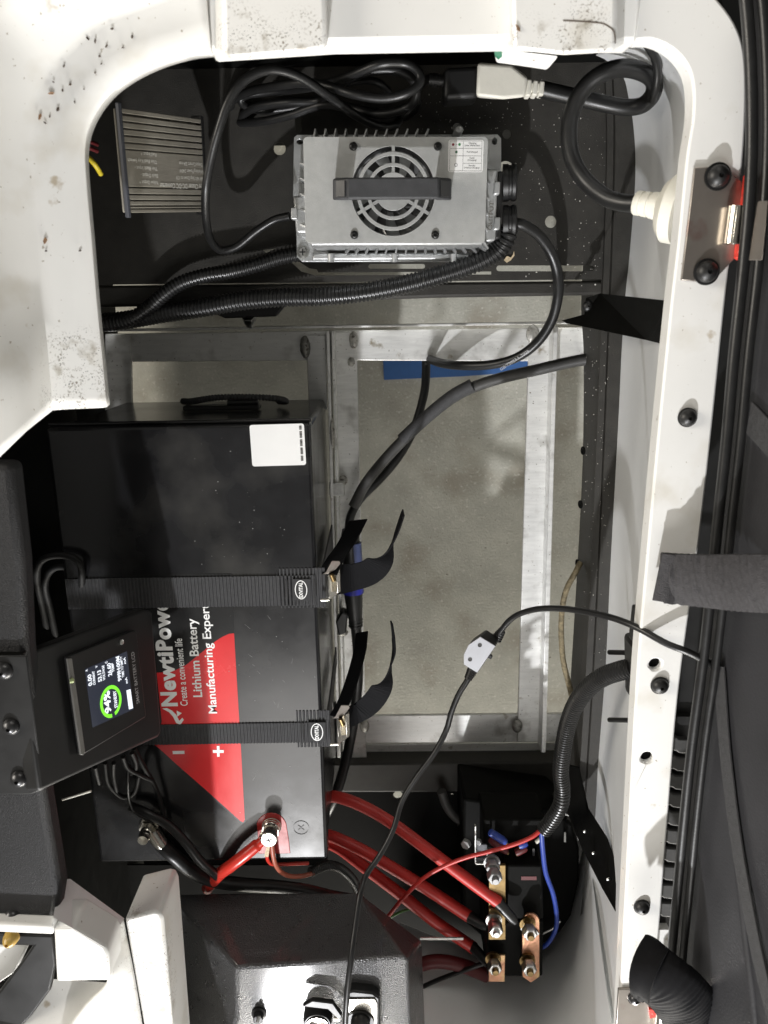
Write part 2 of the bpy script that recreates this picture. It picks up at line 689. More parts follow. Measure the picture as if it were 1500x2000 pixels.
# ================================================================== SETTING
b = NB()
b.faces.new([b.verts.new(p) for p in ((-6, -6, 0), (6, -6, 0), (6, 6, 0), (-6, 6, 0))])
obj('garage_floor', b, 'concrete', kind='structure', pivot=(0, 0, 0))
b = prism(PL([(748, 700), (1175, 676), (1158, 698), (1040, 716), (1000, 728), (905, 735), (750, 742)], .003), .0025)
obj('masking_tape', b, 'tape', label='blue masking tape stuck on the concrete floor under the frame', cat='tape')

# ------------------------------------------------------------------ aluminium battery tray
ZA = .28
tray = thing('battery_tray', 'welded bare aluminium angle frame carrying the black battery', 'tray frame', (-.07, -.33, .24))


def abar(name, pts, z, h, bev=.001):
    return obj(name, prism(PL(pts, z), h), 'alu', tray, bevel=bev)


abar('cross_bar', [(205, 652), (640, 646), (1172, 639), (1172, 706), (696, 704), (205, 707)], ZA, .006)
abar('bar_lip', [(198, 643), (1150, 627), (1150, 632), (198, 648)], ZA + .022, .030, .0006)
abar('cross_bar', [(655, 1399), (1138, 1394), (1138, 1449), (655, 1452)], ZA, .006)
abar('bar_lip', [(660, 1481), (1128, 1477), (1128, 1483), (660, 1487)], ZA + .004, .03, .0006)
abar('bar_web', [(657, 1453), (1136, 1450), (1128, 1478), (660, 1482)], ZA - .012, .005)
abar('long_bar', [(652, 649), (696, 649), (716, 1482), (672, 1482)], ZA + .0035, .006)
abar('guide_rail', [(637, 646), (643, 646), (665, 1480), (659, 1480)], ZA + .035, .035, .0008)
abar('guide_rail', [(647, 646), (653, 646), (676, 1480), (670, 1480)], ZA + .030, .030, .0008)
abar('long_bar', [(1034, 640), (1078, 640), (1056, 1449), (1010, 1449)], ZA + .0035, .006)
abar('bar_lip', [(1081, 637), (1090, 637), (1066, 1470), (1057, 1470)], ZA + .028, .034, .0008)
abar('long_bar', [(205, 652), (255, 652), (262, 1000), (205, 1000)], ZA + .0035, .006)
abar('bar_web', [(598, 654), (636, 654), (640, 800), (603, 800)], ZA + .0035, .005)
abar('end_plate', [(1141, 640), (1174, 637), (1172, 708), (1150, 706)], ZA + .012, .04)
b = NB()
box(b, P(655, 955, ZA + .03) - Vector((.008, .009, .012)), P(655, 955, ZA + .03) + Vector((.012, .009, .004)))
obj('clip', b, 'zinc', tray, bevel=.001)
for (u, v, ru, rv, zz) in ((596, 678, 10, 22, ZA + .006), (691, 664, 9, 17, ZA + .009), (686, 707, 7, 9, ZA + .006), (1040, 652, 12, 18, ZA + .006),
                           (1046, 668, 9, 12, ZA + .008), (670, 938, 9, 10, ZA + .008), (712, 1418, 9, 14, ZA + .006), (1010, 1418, 10, 14, ZA + .008),
                           (648, 845, 5, 34, ZA + .034), (664, 1218, 6, 12, ZA + .034), (668, 1235, 12, 8, ZA + .034), (1136, 704, 6, 7, ZA + .004)):
    b = NB()
    c = P(u, v, zz - .002)
    s = px(v, zz)
    bmesh.ops.create_icosphere(b, subdivisions=3, radius=1, matrix=Matrix.Translation(c) @ Matrix.Diagonal((ru * s, rv * s, .0042, 1)))
    for vv in b.verts:
        k = math.sin(vv.co.y * 1900) * .0006
        vv.co.x += k
        vv.co.z += abs(k) * .7
    obj('weld', b, 'weld', tray, smooth=60)

# ------------------------------------------------------------------ black steel chassis
ZS = .43
chassis = thing('chassis', 'black coated steel cart chassis with punched shelf and side rail', 'chassis', (0, 0, .30))
L = [PL([(60, 140), (1240, 105), (1232, 250), (1232, 360), (1222, 470), (1212, 545), (180, 556), (60, 560)], ZS)]


def slot(u0, u1, v, r, z, n=6):
    a, c = P(u0, v, z), P(u1, v, z)
    rr = r * px(v, z)
    out = []
    for k in range(n + 1):
        t = R(90 + 180 * k / n)
        out.append(a + Vector((math.cos(t) * rr, math.sin(t) * rr, 0)))
    for k in range(n + 1):
        t = R(-90 + 180 * k / n)
        out.append(c + Vector((math.cos(t) * rr, math.sin(t) * rr, 0)))
    return out


for (u, v, r_) in ((546, 290, 12), (990, 262, 8.5), (893, 250, 9), (1076, 433, 11.5), (988, 332, 17)):
    L.append(circ(u, v, r_, ZS))
a0 = circ(582, 237, 6.5, ZS, 16)
L.append([p + Vector((0, .0075 if p.y > P(582, 237, ZS).y else -.0075, 0)) for p in a0])
L.append(slot(975, 1156, 524, 5.5, ZS))
L.append(slot(724, 826, 520, 4.5, ZS))
L.append(PL([(560, 504), (576, 506), (604, 524), (618, 526), (622, 532), (960, 530), (960, 536), (616, 538), (588, 530)], ZS))
L.append(PL([(513, 488), (541, 484), (520, 494)], ZS))
obj('shelf', plate(L, .003), 'black_steel', chassis)
# folded beam in front of the shelf
obj('shelf_beam', prism(PL([(60, 562), (180, 558), (1212, 548), (1205, 575), (850, 581), (560, 592), (180, 600), (60, 604)], ZS - .002), .03), 'black_steel', chassis, bevel=.003)
rows = []
for v, ul, um, ur in ((90, 1150, 1180, 1232), (250, 1150, 1186, 1232), (380, 1146, 1184, 1232), (500, 1140, 1180, 1222), (600, 1135, 1176, 1212), (700, 1140, 1172, 1203),
                      (900, 1138, 1164, 1196), (1100, 1128, 1155, 1186), (1300, 1116, 1145, 1176), (1450, 1106, 1136, 1168), (1600, 1094, 1126, 1160)):
    rows.append([P(ul, v, ZS - .085), P(um - 6, v, ZS - .006), P(um, v, ZS + .004), P(um + 12, v, ZS + .004), P(um + 14, v, ZS + .002), P(um + 16, v, ZS + .004), P(ur + 10, v, ZS + .004), P(ur + 12, v, ZS - .02)])
side_rail = obj('side_rail', grid(loft(rows, 4)), 'black_steel', chassis, smooth=40)
for v in (880, 985, 1100):
    c = P(1146 - (v - 880) * .05, v, ZS - .045)
    b = NB()
    lathe(b, [(.0052, 0), (.0052, .0012), (.0032, .0012), (.003, .0004), (0, .0004)], c + Vector((-.004, 0, 0)), (-1, 0, .25), 16)
    obj('rivet_hole', b, 'black_flat', chassis, smooth=40)
# north wall; left wall and hole-free pans are added to block stray light
b = NB()
box(b, (-.42, .245, .05), (.33, .251, .685))
obj('north_wall', b, 'black_flat', chassis)
b = NB()
box(b, (-.426, -1.0, .05), (-.42, .25, .70))
obj('left_light_block', b, 'black_flat', chassis)
b = NB()
box(b, (-.415, -.10, .30), (-.372, .24, .304))
obj('left_gap_block', b, 'black_flat', chassis)
b = NB()
box(b, (-.415, -.66, .262), (-.10, -.12, .266))
obj('under_battery_block', b, 'black_flat', chassis)
Lp = [PL([(640, 1491), (1142, 1487), (1180, 1560), (1230, 1720), (1240, 2100), (60, 2100), (60, 1690), (640, 1690)], .262)]
for (u, v, r_) in ((777, 1553, 9), (1017, 1584, 10), (883, 1552, 2.2)):
    Lp.append(circ(u, v, r_, .262))
obj('rear_pan', plate(Lp, .003), 'black_flat', chassis)
obj('rear_crossmember', prism(PL([(640, 1492), (1142, 1488), (1135, 1548), (640, 1548)], .30), .035), 'black_steel', chassis, bevel=.003)
b = NB()
box(b, (-.415, -.96, .20), (-.05, -.60, .204))
obj('lower_gap_block', b, 'black_flat', chassis)  # added black sheet, keeps the gap by the battery end dark
# black gusset across the rail corner (right of the shelf beam)
g = thing('rail_bracket', 'flat black sheet steel bracket reaching from the shelf to the white wall', 'bracket', P(1220, 620, .50))
Lb = [[P(1145, 582, .47), P(1172, 573, .48), P(1312, 588, .665), P(1306, 675, .665), P(1262, 664, .60), P(1150, 640, .49), P(1108, 632, .46), P(1098, 626, .455), P(1142, 614, .468)]]
Lb.append([P(1296 + 2 * math.cos(t * R(30)), 620 + 8 * math.sin(t * R(30)), .649) for t in range(12)])
obj('plate', plate(Lb, .0025), 'black_flat', g, bevel=.0006)
b = NB()
dome(b, P(1149, 598, .472), .006, .004)
obj('bolt', b, 'black_plastic', g, smooth=40)
# sloping bracket at lower right
g = thing('slanted_bracket', 'black slanted steel strip with three rivets beside the white inner wall', 'bracket', P(1170, 1650, .42))
obj('strip', prism([P(1092, 1490, .44), P(1132, 1500, .44), P(1150, 1580, .47), P(1188, 1640, .52), P(1217, 1725, .60), P(1213, 1800, .61), P(1176, 1735, .55), P(1138, 1660, .495), P(1110, 1592, .455)], .003), 'black_flat', g, bevel=.0008)
for (u, v, z) in ((1142, 1624, .487), (1159, 1666, .517), (1188, 1717, .568)):
    b = NB()
    dome(b, P(u, v, z), .0024, .0014, seg=14)
    obj('rivet', b, 'zinc', g, smooth=40)
# plain bolt hanging under the shelf beam (left of centre)
g = thing('beam_bolt', 'bright zinc hex bolt under the shelf beam beside the corrugated conduit', 'bolt', P(485, 632, .30))
b = NB()
hexnut(b, P(485, 618, .345), .0085, .008, (0, -.75, -.6))
obj('nut', b, 'zinc', g, bevel=.0005)
b = NB()
lathe(b, [(.005, 0), (.005, .014), (0, .015)], P(485, 618, .345), (0, -.75, -.6), 14)
obj('thread', b, 'zinc', g, smooth=40)
b = prism(PL([(395, 602), (558, 594), (540, 618), (440, 622)], .37), .01)
obj('mounting_block', b, 'black_plastic', g, bevel=.002)

# ================================================================== WHITE BODY
body = thing('cart_body', 'white moulded plastic cart body framing the open seat compartment', 'body shell', (0, -.3, .40))
# left arch: lip, flange, crease, rising outer skin
st = [((206, 796), (116, 800), (52, 842), (-70, 960)), ((196, 690), (106, 680), (44, 742), (-90, 800)), ((186, 590), (96, 585), (0, 640), (-110, 690)),
      ((176, 470), (84, 480), (-30, 520), (-120, 560)), ((166, 360), (72, 385), (-50, 400), (-140, 420)), ((163, 290), (64, 280), (-50, 260), (-140, 240)),
      ((174, 240), (72, 205), (-40, 130), (-140, 60)), ((205, 190), (100, 145), (-10, 40), (-100, -50)), ((250, 152), (142, 98), (50, -20), (-40, -120)),
      ((310, 123), (202, 48), (120, -70), (40, -160)), ((370, 107), (290, 12), (220, -100), (160, -190)), ((412, 104), (400, -30), (390, -140), (380, -220))]
rows = []
for k, (a, c, d, e) in enumerate(st):
    A = P(*a, ZR)
    Cc = P(*c, ZR)
    inn = (Cc - A).normalized()
    rows.append([A - Vector((0, 0, .022)) + inn * .004, A - Vector((0, 0, .003)), A + inn * .003, A.lerp(Cc, .5) + Vector((0, 0, .001)), Cc - inn * .003, Cc + inn * .004 + Vector((0, 0, .003)), P(*d, .745 - .022 * min(1, max(0, k - 4) / 3)), P(*e, .80 - .055 * min(1, max(0, k - 4) / 3))])
o = obj('left_arch', grid(loft(rows, 5)), 'white', body, smooth=50)
solid_down(o, .004)
# top strip with the recess between the two raised tabs
top = PL([(405, 98), (650, 82), (990, 76), (1245, 80), (1262, -90), (405, -90)], ZR - .004)
obj('top_strip', prism(top, .03), 'white', body, bevel=.003)


def frustum(tp, zt, bp, zb):
    bm = NB()
    t = [bm.verts.new(P(u, v, zt)) for u, v in tp]
    q = [bm.verts.new(P(u, v, zb)) for u, v in bp]
    k = len(t)
    bm.faces.new(t)
    bm.faces.new(q[::-1])
    for i in range(k):
        bm.faces.new((t[i], q[i], q[(i + 1) % k], t[(i + 1) % k]))
    return bm


obj('raised_tab', frustum([(434, -95), (634, -95), (637, 92), (618, 100), (520, 110), (452, 115), (436, 112)], ZT,
                          [(398, -95), (640, -95), (646, 86), (622, 96), (520, 104), (448, 108), (398, 92)], ZR - .03), 'white', body, bevel=.003)
obj('raised_tab', frustum([(997, -95), (1206, -95), (1203, 86), (1194, 102), (1100, 108), (1002, 98)], ZT,
                          [(988, -95), (1248, -95), (1240, 76), (1196, 98), (1100, 102), (986, 90)], ZR - .03), 'white', body, bevel=.003)
b = tube(NB(), crv([P(u, v, ZT + .0002) for u, v in ((1100, 40), (1140, 42), (1172, 45), (1186, 50), (1199, 62), (1202, 85))], 4), .0004, 6)
obj('crack', b, 'bark', body)
b = prism([P(966, 94, .665), P(1092, 108, .665), P(1071, 133, .655), P(1040, 128, .655), P(970, 118, .655)], .006)
obj('torn_flap', b, 'white', body, bevel=.0015)
b = prism([P(965, 93.5, .667), P(980, 101, .667), P(981, 110, .664), P(974, 115, .6605), P(967, 108, .663)], .002)
obj('green_tape', b, pbr('green_tape', (.03, .16, .09), .5), body)
# right arch and rail in one flat moulding with drilled holes
inner = [(1242, 79), (1275, 78), (1312, 95), (1340, 125), (1353, 165), (1353, 230), (1341, 310), (1325, 470), (1310, 600), (1285, 850), (1262, 1100), (1245, 1300), (1231, 1550), (1221, 1750), (1204, 2100)]
outer = [(1262, -90), (1345, -55), (1405, 2), (1442, 58), (1456, 120), (1457, 220), (1450, 330), (1434, 460), (1420, 560), (1395, 800), (1367, 1050), (1326, 1350), (1305, 1600), (1287, 1830), (1264, 2100)]
ii = crv(PL(inner, ZR), 4)
oo = crv(PL(outer, ZR), 4)
L = [ii + oo[::-1], circ(1280, 1298, 12, ZR), circ(1264, 1480, 12, ZR)]
obj('side_frame', plate(L, .018), 'white', body, bevel=.0018)


def rail_bolt(u, v, r_=19):
    b_ = NB()
    s = px(v, ZR)
    dome(b_, P(u, v, ZR + .0002), r_ * s * .92, .006, flange=r_ * s, fh=.0015)
    return obj('rail_bolt', b_, 'black_plastic', body, smooth=40)


obj('hole_shade', prism(PL([(1262, 1270), (1300, 1270), (1284, 1510), (1248, 1510)], .694), .008), 'black_flat', body)  # black insert stands in for the shade inside the drilled holes
rail_bolt(1342, 815); rail_bolt(1288, 1338, 18); rail_bolt(1253, 1770, 16)
# inner wall below the right frame
lower = [(1140, 112), (1180, 125), (1206, 155), (1216, 200), (1223, 240), (1228, 300), (1228, 370), (1218, 500), (1207, 620), (1196, 850), (1183, 1100), (1174, 1300), (1160, 1480), (1150, 1640), (1120, 1900)]
rows = []
for (a, c) in zip(inner, lower + [(1100, 2000)]):
    A = P(*a, ZR - .010) + Vector((.003, .002, 0))
    Cc = P(*c, .415)
    m1 = A.lerp(Cc, .35) + Vector((.008, 0, 0))
    m2 = A.lerp(Cc, .75) + Vector((.010, 0, 0))
    rows.append([A, m1, m2, Cc])
lf = loft(rows, 5)
lf = [crv(r_, 4) for r_ in lf]
o = obj('inner_wall', grid(lf), 'white_in', body, smooth=60)
solidify(o, .003, 1)
for (u, v, z) in ((1341, 274, .66), (1315, 528, .66), (1322, 467, .66)):
    b = NB()
    lathe(b, [(.0036, 0), (.0036, .0015), (.0012, .002), (0, .001)], P(u, v, z), (-1, 0, .3), 12)
    obj('wall_screw', b, 'black_plastic', body, smooth=40)
# rear inner wall (shaded), curving into the right wall
up = [(780, 2400), (900, 2400), (1020, 2390), (1120, 2330), (1182, 2200), (1203, 2060)]
lo = [(780, 1842), (880, 1880), (1000, 1905), (1090, 1850), (1128, 1740), (1148, 1630)]
rows = [[P(*a, .68), P(*a, .68).lerp(P(*c, .37), .5) + Vector((0, -.01, 0)), P(*c, .37), P(c[0], c[1] - 40, .27)] for a, c in zip(up, lo)]
lf = [crv(r_, 4) for r_ in loft(rows, 5)]
o = obj('rear_inner_wall', grid(lf), 'white_in', body, smooth=60)
# rear flange outside the frame, carries on the opening
obj('rear_flange', prism(PL([(352, 2300), (640, 2480), (1198, 2480), (1204, 2104), (1263, 2104), (1250, 2900), (240, 2900), (292, 2192)], ZR - .001), .02), 'white', body, bevel=.003)
# lower-left flange and moulded pieces
obj('left_flange', prism(PL([(243, 1794), (300, 1780), (313, 1782), (319, 1796), (352, 2190), (300, 2190), (290, 2060)], ZR), .06), 'white', body, bevel=.003)
cr1 = [(241, 1792), (248, 1830), (262, 1900), (275, 1980), (300, 2160)]
ot1 = [(203, 1848), (210, 1880), (212, 1925), (150, 1990), (30, 2180)]
rows = [[P(*a, ZR + .001), P(*a, ZR).lerp(P(*c, .735), .5) + Vector((0, 0, -.004)), P(*c, .735)] for a, c in zip(cr1, ot1)]
o = obj('lower_left_skin', grid([crv(r_, 4) for r_ in loft(rows, 5)]), 'white', body, smooth=60)
solid_down(o, .003)
obj('lower_left_skin', grid([[P(100, 1912, .705), P(212, 1919, .705)], [P(50, 1980, .722), P(170, 1980, .716)], [P(-60, 2180, .775), P(30, 2180, .765)]]), 'white', body, smooth=60)
obj('corner_block', prism([P(104, 1812, .757), P(142, 1812, .757), P(205, 1849, .752), P(212, 1866, .752), P(213, 1916, .752), P(110, 1918, .757)], .035), 'white', body, bevel=.0025)
obj('corner_web', grid(loft([[P(104, 1792, .757), P(116, 1716, .70)], [P(142, 1813, .757), P(138, 1717, .70)], [P(205, 1850, .752), P(243, 1794, .70)]], 1)), 'white_in', body, smooth=20)
obj('corner_strip', prism(PL([(-60, 1800), (104, 1807), (104, 1826), (-60, 1819)], .758), .012), 'white', body, bevel=.002)
obj('corner_pad', prism(PL([(-60, 1846), (55, 1846), (30, 1900), (-60, 1960)], .705), .01), 'white_in', body, bevel=.002)
b = prism(PL([(-60, 1822), (103, 1828), (109, 1885), (98, 1935), (62, 1984), (20, 2030), (-60, 2070), (-60, 1995), (0, 1935), (46, 1874), (64, 1848), (-60, 1846)], .728), .006)
obj('grab_strap', b, 'black_plastic', label='broad black curved strap at the lower left corner beside the white block', cat='strap', bevel=.002)
b = NB()
dome(b, P(24, 1828, .733), .007, .012)
obj('amber_lens', b, 'bulb', smooth=50, label='small amber cap under the white strip at lower left', cat='cap')

# debris lying on the left flange
rnd = random.Random(3)
crumbs = NB()
for (u, v, L_, w_, a_) in ((78, 228, 15, 6, 60), (88, 470, 14, 7, 70), (90, 490, 5, 3, 10), (100, 182, 12, 4, 10), (113, 214, 9, 7, 45), (186, 80, 9, 4, 80), (171, 75, 8, 4, -50), (208, 90, 9, 4, 50),
                           (219, 56, 8, 4, 20), (125, 129, 7, 3, 50), (258, 72, 7, 4, 70), (194, 110, 5, 3, 0), (186, 142, 5, 3, 20), (146, 199, 6, 3, 80), (97, 227, 6, 3, 70), (122, 176, 6, 3, 80),
                           (137, 165, 6, 3, 20), (104, 160, 5, 3, -50), (240, 93, 5, 2, 10), (88, 240, 6, 3, -40), (156, 490, 7, 3, 10), (198, 125, 4, 2, 30), (164, 174, 3, 2, 0), (1012, 55, 15, 6, -60)):
    c = P(u, v, (ZT if u > 900 else ZR) + .0016)
    s = px(v, ZR)
    ca, sa = math.cos(R(a_)), math.sin(R(a_))
    pts = []
    for (x, y) in ((-1, 0), (-.4, .8), (.3, 1), (1, .1), (.4, -.9), (-.5, -.7)):
        x *= L_ / 2 * rnd.uniform(.8, 1.15)
        y *= w_ / 2 * rnd.uniform(.7, 1.2)
        pts.append(c + Vector(((x * ca - y * sa) * s, (x * sa + y * ca) * s, rnd.uniform(0, .0008))))
    nm = {(78, 228): 'brown leaf scrap at the white arch crease, upper of two large ones', (88, 470): 'brown leaf scrap at the white arch crease, lower of two large ones',
          (1012, 55): 'slim brown leaf scrap lying on the right raised white tab', (100, 182): 'thin brown leaf sliver lying on the bend of the white arch'}.get((u, v))
    if nm:
        obj('leaf_scrap', prism(pts, .0008), 'leaf', label=nm, cat='leaf scrap', group='leaf scraps on the white body')
    else:
        prism(pts, .0008, crumbs)
obj('leaf_crumbs', crumbs, 'bark', label='small dark leaf crumbs scattered over the white arch flange', cat='crumbs', kind='stuff')

# ================================================================== LEFT BLACK PANEL (carries the display bracket)
ZP = .75
lp = thing('black_side_panel', 'black grained plastic side panel at the left with dome bolts', 'panel', P(20, 1500, .69))
obj('panel', prism(PL([(-120, 905), (22, 905), (44, 1100), (52, 1275), (78, 1500), (104, 1660), (117, 1742), (108, 1803), (-120, 1795)], ZP - .006), .022), 'black_grain', lp, bevel=.006, seg=3)
obj('seam', prism(PL([(-120, 1273), (46, 1276), (46, 1279), (-120, 1277)], ZP - .0035), .006), 'black_flat', lp)


def panel_bolt(u, v, r_):
    b_ = NB()
    dome(b_, P(u, v, ZP + .0015), r_ * px(v, ZP), .006, flange=0)
    obj('dome_bolt', b_, 'slate_bolt', lp, smooth=40)


M['slate_bolt'] = pbr('black_oxide_bolt', (.06, .06, .062), .3, metal=.7)
panel_bolt(8, 1310, 18); panel_bolt(22, 1419, 17); panel_bolt(38, 1521, 17)
b = NB()
dome(b, P(25, 1790, ZP - .004), 16 * px(1790, ZP), .006)
obj('dome_bolt', b, 'slate_bolt', lp, smooth=40)
# pale frame edge seen beyond the panel
b = prism(PL([(45, 890), (58, 890), (68, 932), (54, 935)], .40), .03)
obj('frame_end', b, 'alu', label='pale metal frame end between white body and black panel', cat='frame end')
for lab_, pts in (('topmost pale sliver of plastic edge in the dark gap left of the battery', [(62, 950), (70, 948), (74, 958), (66, 965)]), ('square pale chip of plastic edge, second from the top in the dark gap', [(66, 985), (78, 985), (82, 1005), (72, 1003)]),
                  ('largest bluish white plastic edge in the dark gap left of the battery', [(62, 1055), (74, 1050), (86, 1090), (70, 1098), (64, 1075)]), ('long thin pale plastic edge beside the coiled cords', [(92, 1100), (97, 1120), (100, 1150), (94, 1140)]),
                  ('pale pointed chip of plastic edge just above the battery display', [(92, 1205), (104, 1222), (98, 1225)])):
    obj('plastic_edge', prism(PL(pts, .305), .002), 'white_in', label=lab_, cat='plastic edge', group='pale edges in the dark gap')

# ================================================================== BATTERY CHARGER
ZC = .55       # cover top
ZB = .462      # base flange top
ch = thing('battery_charger', 'silver finned battery charger with round fan grille and grey carry handle', 'charger', P(770, 385, ZS))
# base flange with slotted ears
fl = [(574, 268), (580, 263), (972, 262), (979, 270), (979, 372), (970, 470), (950, 505), (938, 511), (590, 511), (580, 502), (578, 440), (572, 380)]
holes = [[p for p in circ(586, 277, 6.5, ZB, 16, 4.5)], [p for p in circ(966, 276, 5, ZB, 16, 6)]]
obj('base_flange', plate([PL(fl, ZB)] + holes + [PL([(640, 474), (928, 474), (924, 493), (640, 494)], ZB)], .010), 'cast_alu', ch, bevel=.0015)
obj('foot', prism(PL([(604, 275), (948, 272), (940, 474), (608, 474)], ZB - .008), ZB - .008 - ZS), 'cast_alu', ch)
# body block under the cover
obj('housing', prism(PL([(604, 274), (950, 272), (944, 478), (606, 480)], .530), .07), 'cast_alu', ch, bevel=.002)
# fins: north row, south row, right side row
fins = []
for i in range(12):
    u = 612 + i * 19.5
    fins.append(((u, 262), (u + 4 + i * .6, 251), .500))
for (u0, v0, u1, v1, z) in [(a[0], a[1], c[0], c[1], z) for a, c, z in fins]:
    b = NB()
    p0, p1 = P(u0, v0 + 12, z), P(u1, v1, z)
    n_ = Vector((0, 0, 1)).cross((p1 - p0).normalized()) * .0009
    prism([p0 - n_, p1 - n_, p1 + n_, p0 + n_], .035, b)
    obj('fin', b, 'cast_alu', ch, bevel=.0004)
for i, u in enumerate((742, 766, 893)):
    b = NB()
    c = P((700, 776, 896)[i], 254, .49)
    lathe(b, [(.0042, -.03), (.0042, .002), (.003, .004), (0, .0046)], c, (0, 0, 1), 14)
    if i == 2:
        obj('post', b, 'cast_alu', ch, smooth=40)
    else:
        b.free()
for i in range(15):
    u = 690 + i * 17.5
    sl = -16 + i * 2.3
    p0, p1 = P(u, 472, .512), P(u + sl, 494, .486)
    n_ = Vector((0, 0, 1)).cross(Vector(((p1 - p0).x, (p1 - p0).y, 0)).normalized()) * .0009
    obj('fin', prism([p0 - n_, p1 - n_, p1 + n_, p0 + n_], .02), 'cast_alu', ch, bevel=.0004)
for i in range(6):
    v = 322 + i * 28
    p0, p1 = P(938, v - 2, .520), P(962 - i * 1.6, v + 8 + i * 3.2, .505)
    n_ = Vector((0, 0, 1)).cross(Vector(((p1 - p0).x, (p1 - p0).y, 0)).normalized()) * .001
    obj('fin', prism([p0 - n_, p1 - n_, p1 + n_, p0 + n_], .025), 'cast_alu', ch, bevel=.0004)
for i in range(5):
    v = 318 + i * 30
    p0, p1 = P(585, v, .505), P(606, v + 9, .51)
    n_ = Vector((0, 0, 1)).cross(Vector(((p1 - p0).x, (p1 - p0).y, 0)).normalized()) * .001
    obj('fin', prism([p0 - n_, p1 - n_, p1 + n_, p0 + n_], .025), 'cast_alu', ch, bevel=.0004)
# south ledge and its three nubs
obj('ledge', prism(PL([(612, 495), (938, 495), (934, 507), (608, 508)], .474), .02), 'cast_alu', ch, bevel=.002)
for u in (646, 771, 886):
    a = slot(0, 1, 500, 5, .478)
    c0, c1 = P(u, 496, .478), P(u, 512, .478)
    b = tube(NB(), [c0, c0.lerp(c1, .8), c1], .0034, 14)
    obj('nub', b, 'cast_alu', ch, smooth=50)
# corner bolt
b = NB()
c = P(592, 493, ZB)
lathe(b, [(.0066, 0), (.0066, .002), (.0050, .002), (.0050, .005), (.0042, .006), (.0012, .0056), (0, .0045)], c, seg=20)
cb = obj('corner_bolt', b, 'zinc', ch, smooth=30)
b = NB()
box(b, c + Vector((-.0032, -.0006, .0052)), c + Vector((.0032, .0006, .0062)))
box(b, c + Vector((-.0006, -.0032, .0052)), c + Vector((.0006, .0032, .0062)))
obj('cross_slot', b, 'ink', cb)
# cover plate with the round fan opening
A = P(597, 475, ZC); B_ = P(947, 475, ZC); D_ = P(597, 267, ZC)
ex = (B_ - A).normalized()
F_c = Fr(A, ex, Vector((-ex.y, ex.x, 0)))
cw, chh = (B_ - A).length, (D_ - A).length
cc = P(768, 374, ZC)
cxy = ((cc - A).dot(F_c.ex), (cc - A).dot(F_c.ey))
s = px(374, ZC)
RF = 82 * s


def ringpts(r_, n=48, z=0):
    return [F_c(cxy[0] + r_ * math.cos(2 * math.pi * k / n), cxy[1] + r_ * math.sin(2 * math.pi * k / n), z) for k in range(n)]


outl = [F_c(x, y) for x, y in rrect(0, 0, cw, chh, .004)]
sh = [ringpts(RF)]
for (u, v) in ((690, 286), (855, 286), (692, 459), (850, 459)):
    sh.append(circ(u, v, 6, ZC, 14))
obj('cover', plate([outl] + sh, .0025), 'charger_paint', ch, bevel=.0005)
# grille rings and spokes, slightly below flush
gr = NB()
for (r0, r1) in ((65, 72), (45.5, 52)):
    plate([ringpts(r1 * s, 48, -.0003), ringpts(r0 * s, 48, -.0003)], .002, gr)
plate([ringpts(35 * s, 40, -.0003)], .002, gr)
obj('grille_ring', gr, 'charger_paint', ch, bevel=.0003)
for a_ in (90, 210, 330):
    b = NB()
    d0 = Vector((math.cos(R(a_)), math.sin(R(a_)), 0))
    n_ = Vector((-d0.y, d0.x, 0)) * 3 * s
    c0, c1 = d0 * 30 * s, d0 * (RF + .0008)
    pts = [F_c(cxy[0] + q.x, cxy[1] + q.y, -.0006) for q in (c0 - n_, c1 - n_, c1 + n_, c0 + n_)]
    obj('grille_spoke', prism(pts, .0018, b), 'charger_paint', ch)
# fan below
b = NB()
lathe(b, [(0, -.024), (.040, -.024), (.040, -.006), (.0385, -.006), (.0385, -.022), (0, -.022)], F_c(cxy[0], cxy[1]), seg=40)
fan = obj('fan', b, 'black_plastic', ch, smooth=40)
b = NB()
lathe(b, [(.016, -.02), (.016, -.010), (.014, -.009), (0, -.009)], F_c(cxy[0], cxy[1]), seg=28)
obj('fan_hub', b, 'black_plastic', fan, smooth=40)
for k in range(9):
    b = NB()
    t = 2 * math.pi * k / 9
    rows = []
    for r_ in (.0155, .026, .037):
        tw = t + (r_ - .0155) * 9
        rows.append([F_c(cxy[0] + r_ * math.cos(tw - .17), cxy[1] + r_ * math.sin(tw - .17), -.018), F_c(cxy[0] + r_ * math.cos(tw + .17), cxy[1] + r_ * math.sin(tw + .17), -.011)])
    obj('fan_blade', grid(rows, b), pbr('fan_blade_clear', (.10, .10, .10), .12, spec=.8) if k == 0 else bpy.data.materials['fan_blade_clear'], fan)
for (u, v) in ((690, 286), (855, 286), (692, 459), (850, 459)):
    b = NB()
    r_ = 8 * s
    lathe(b, [(r_, .0004), (r_ * .95, .0016), (r_ * .6, .0028), (r_ * .45, .0030), (r_ * .3, .0018), (0, .0016)], P(u, v, ZC), seg=20)
    obj('cover_screw', b, 'black_plastic', ch, smooth=40)
# handle
hz = .036
f0, f1 = P(651, 377, ZC), P(882, 377, ZC)
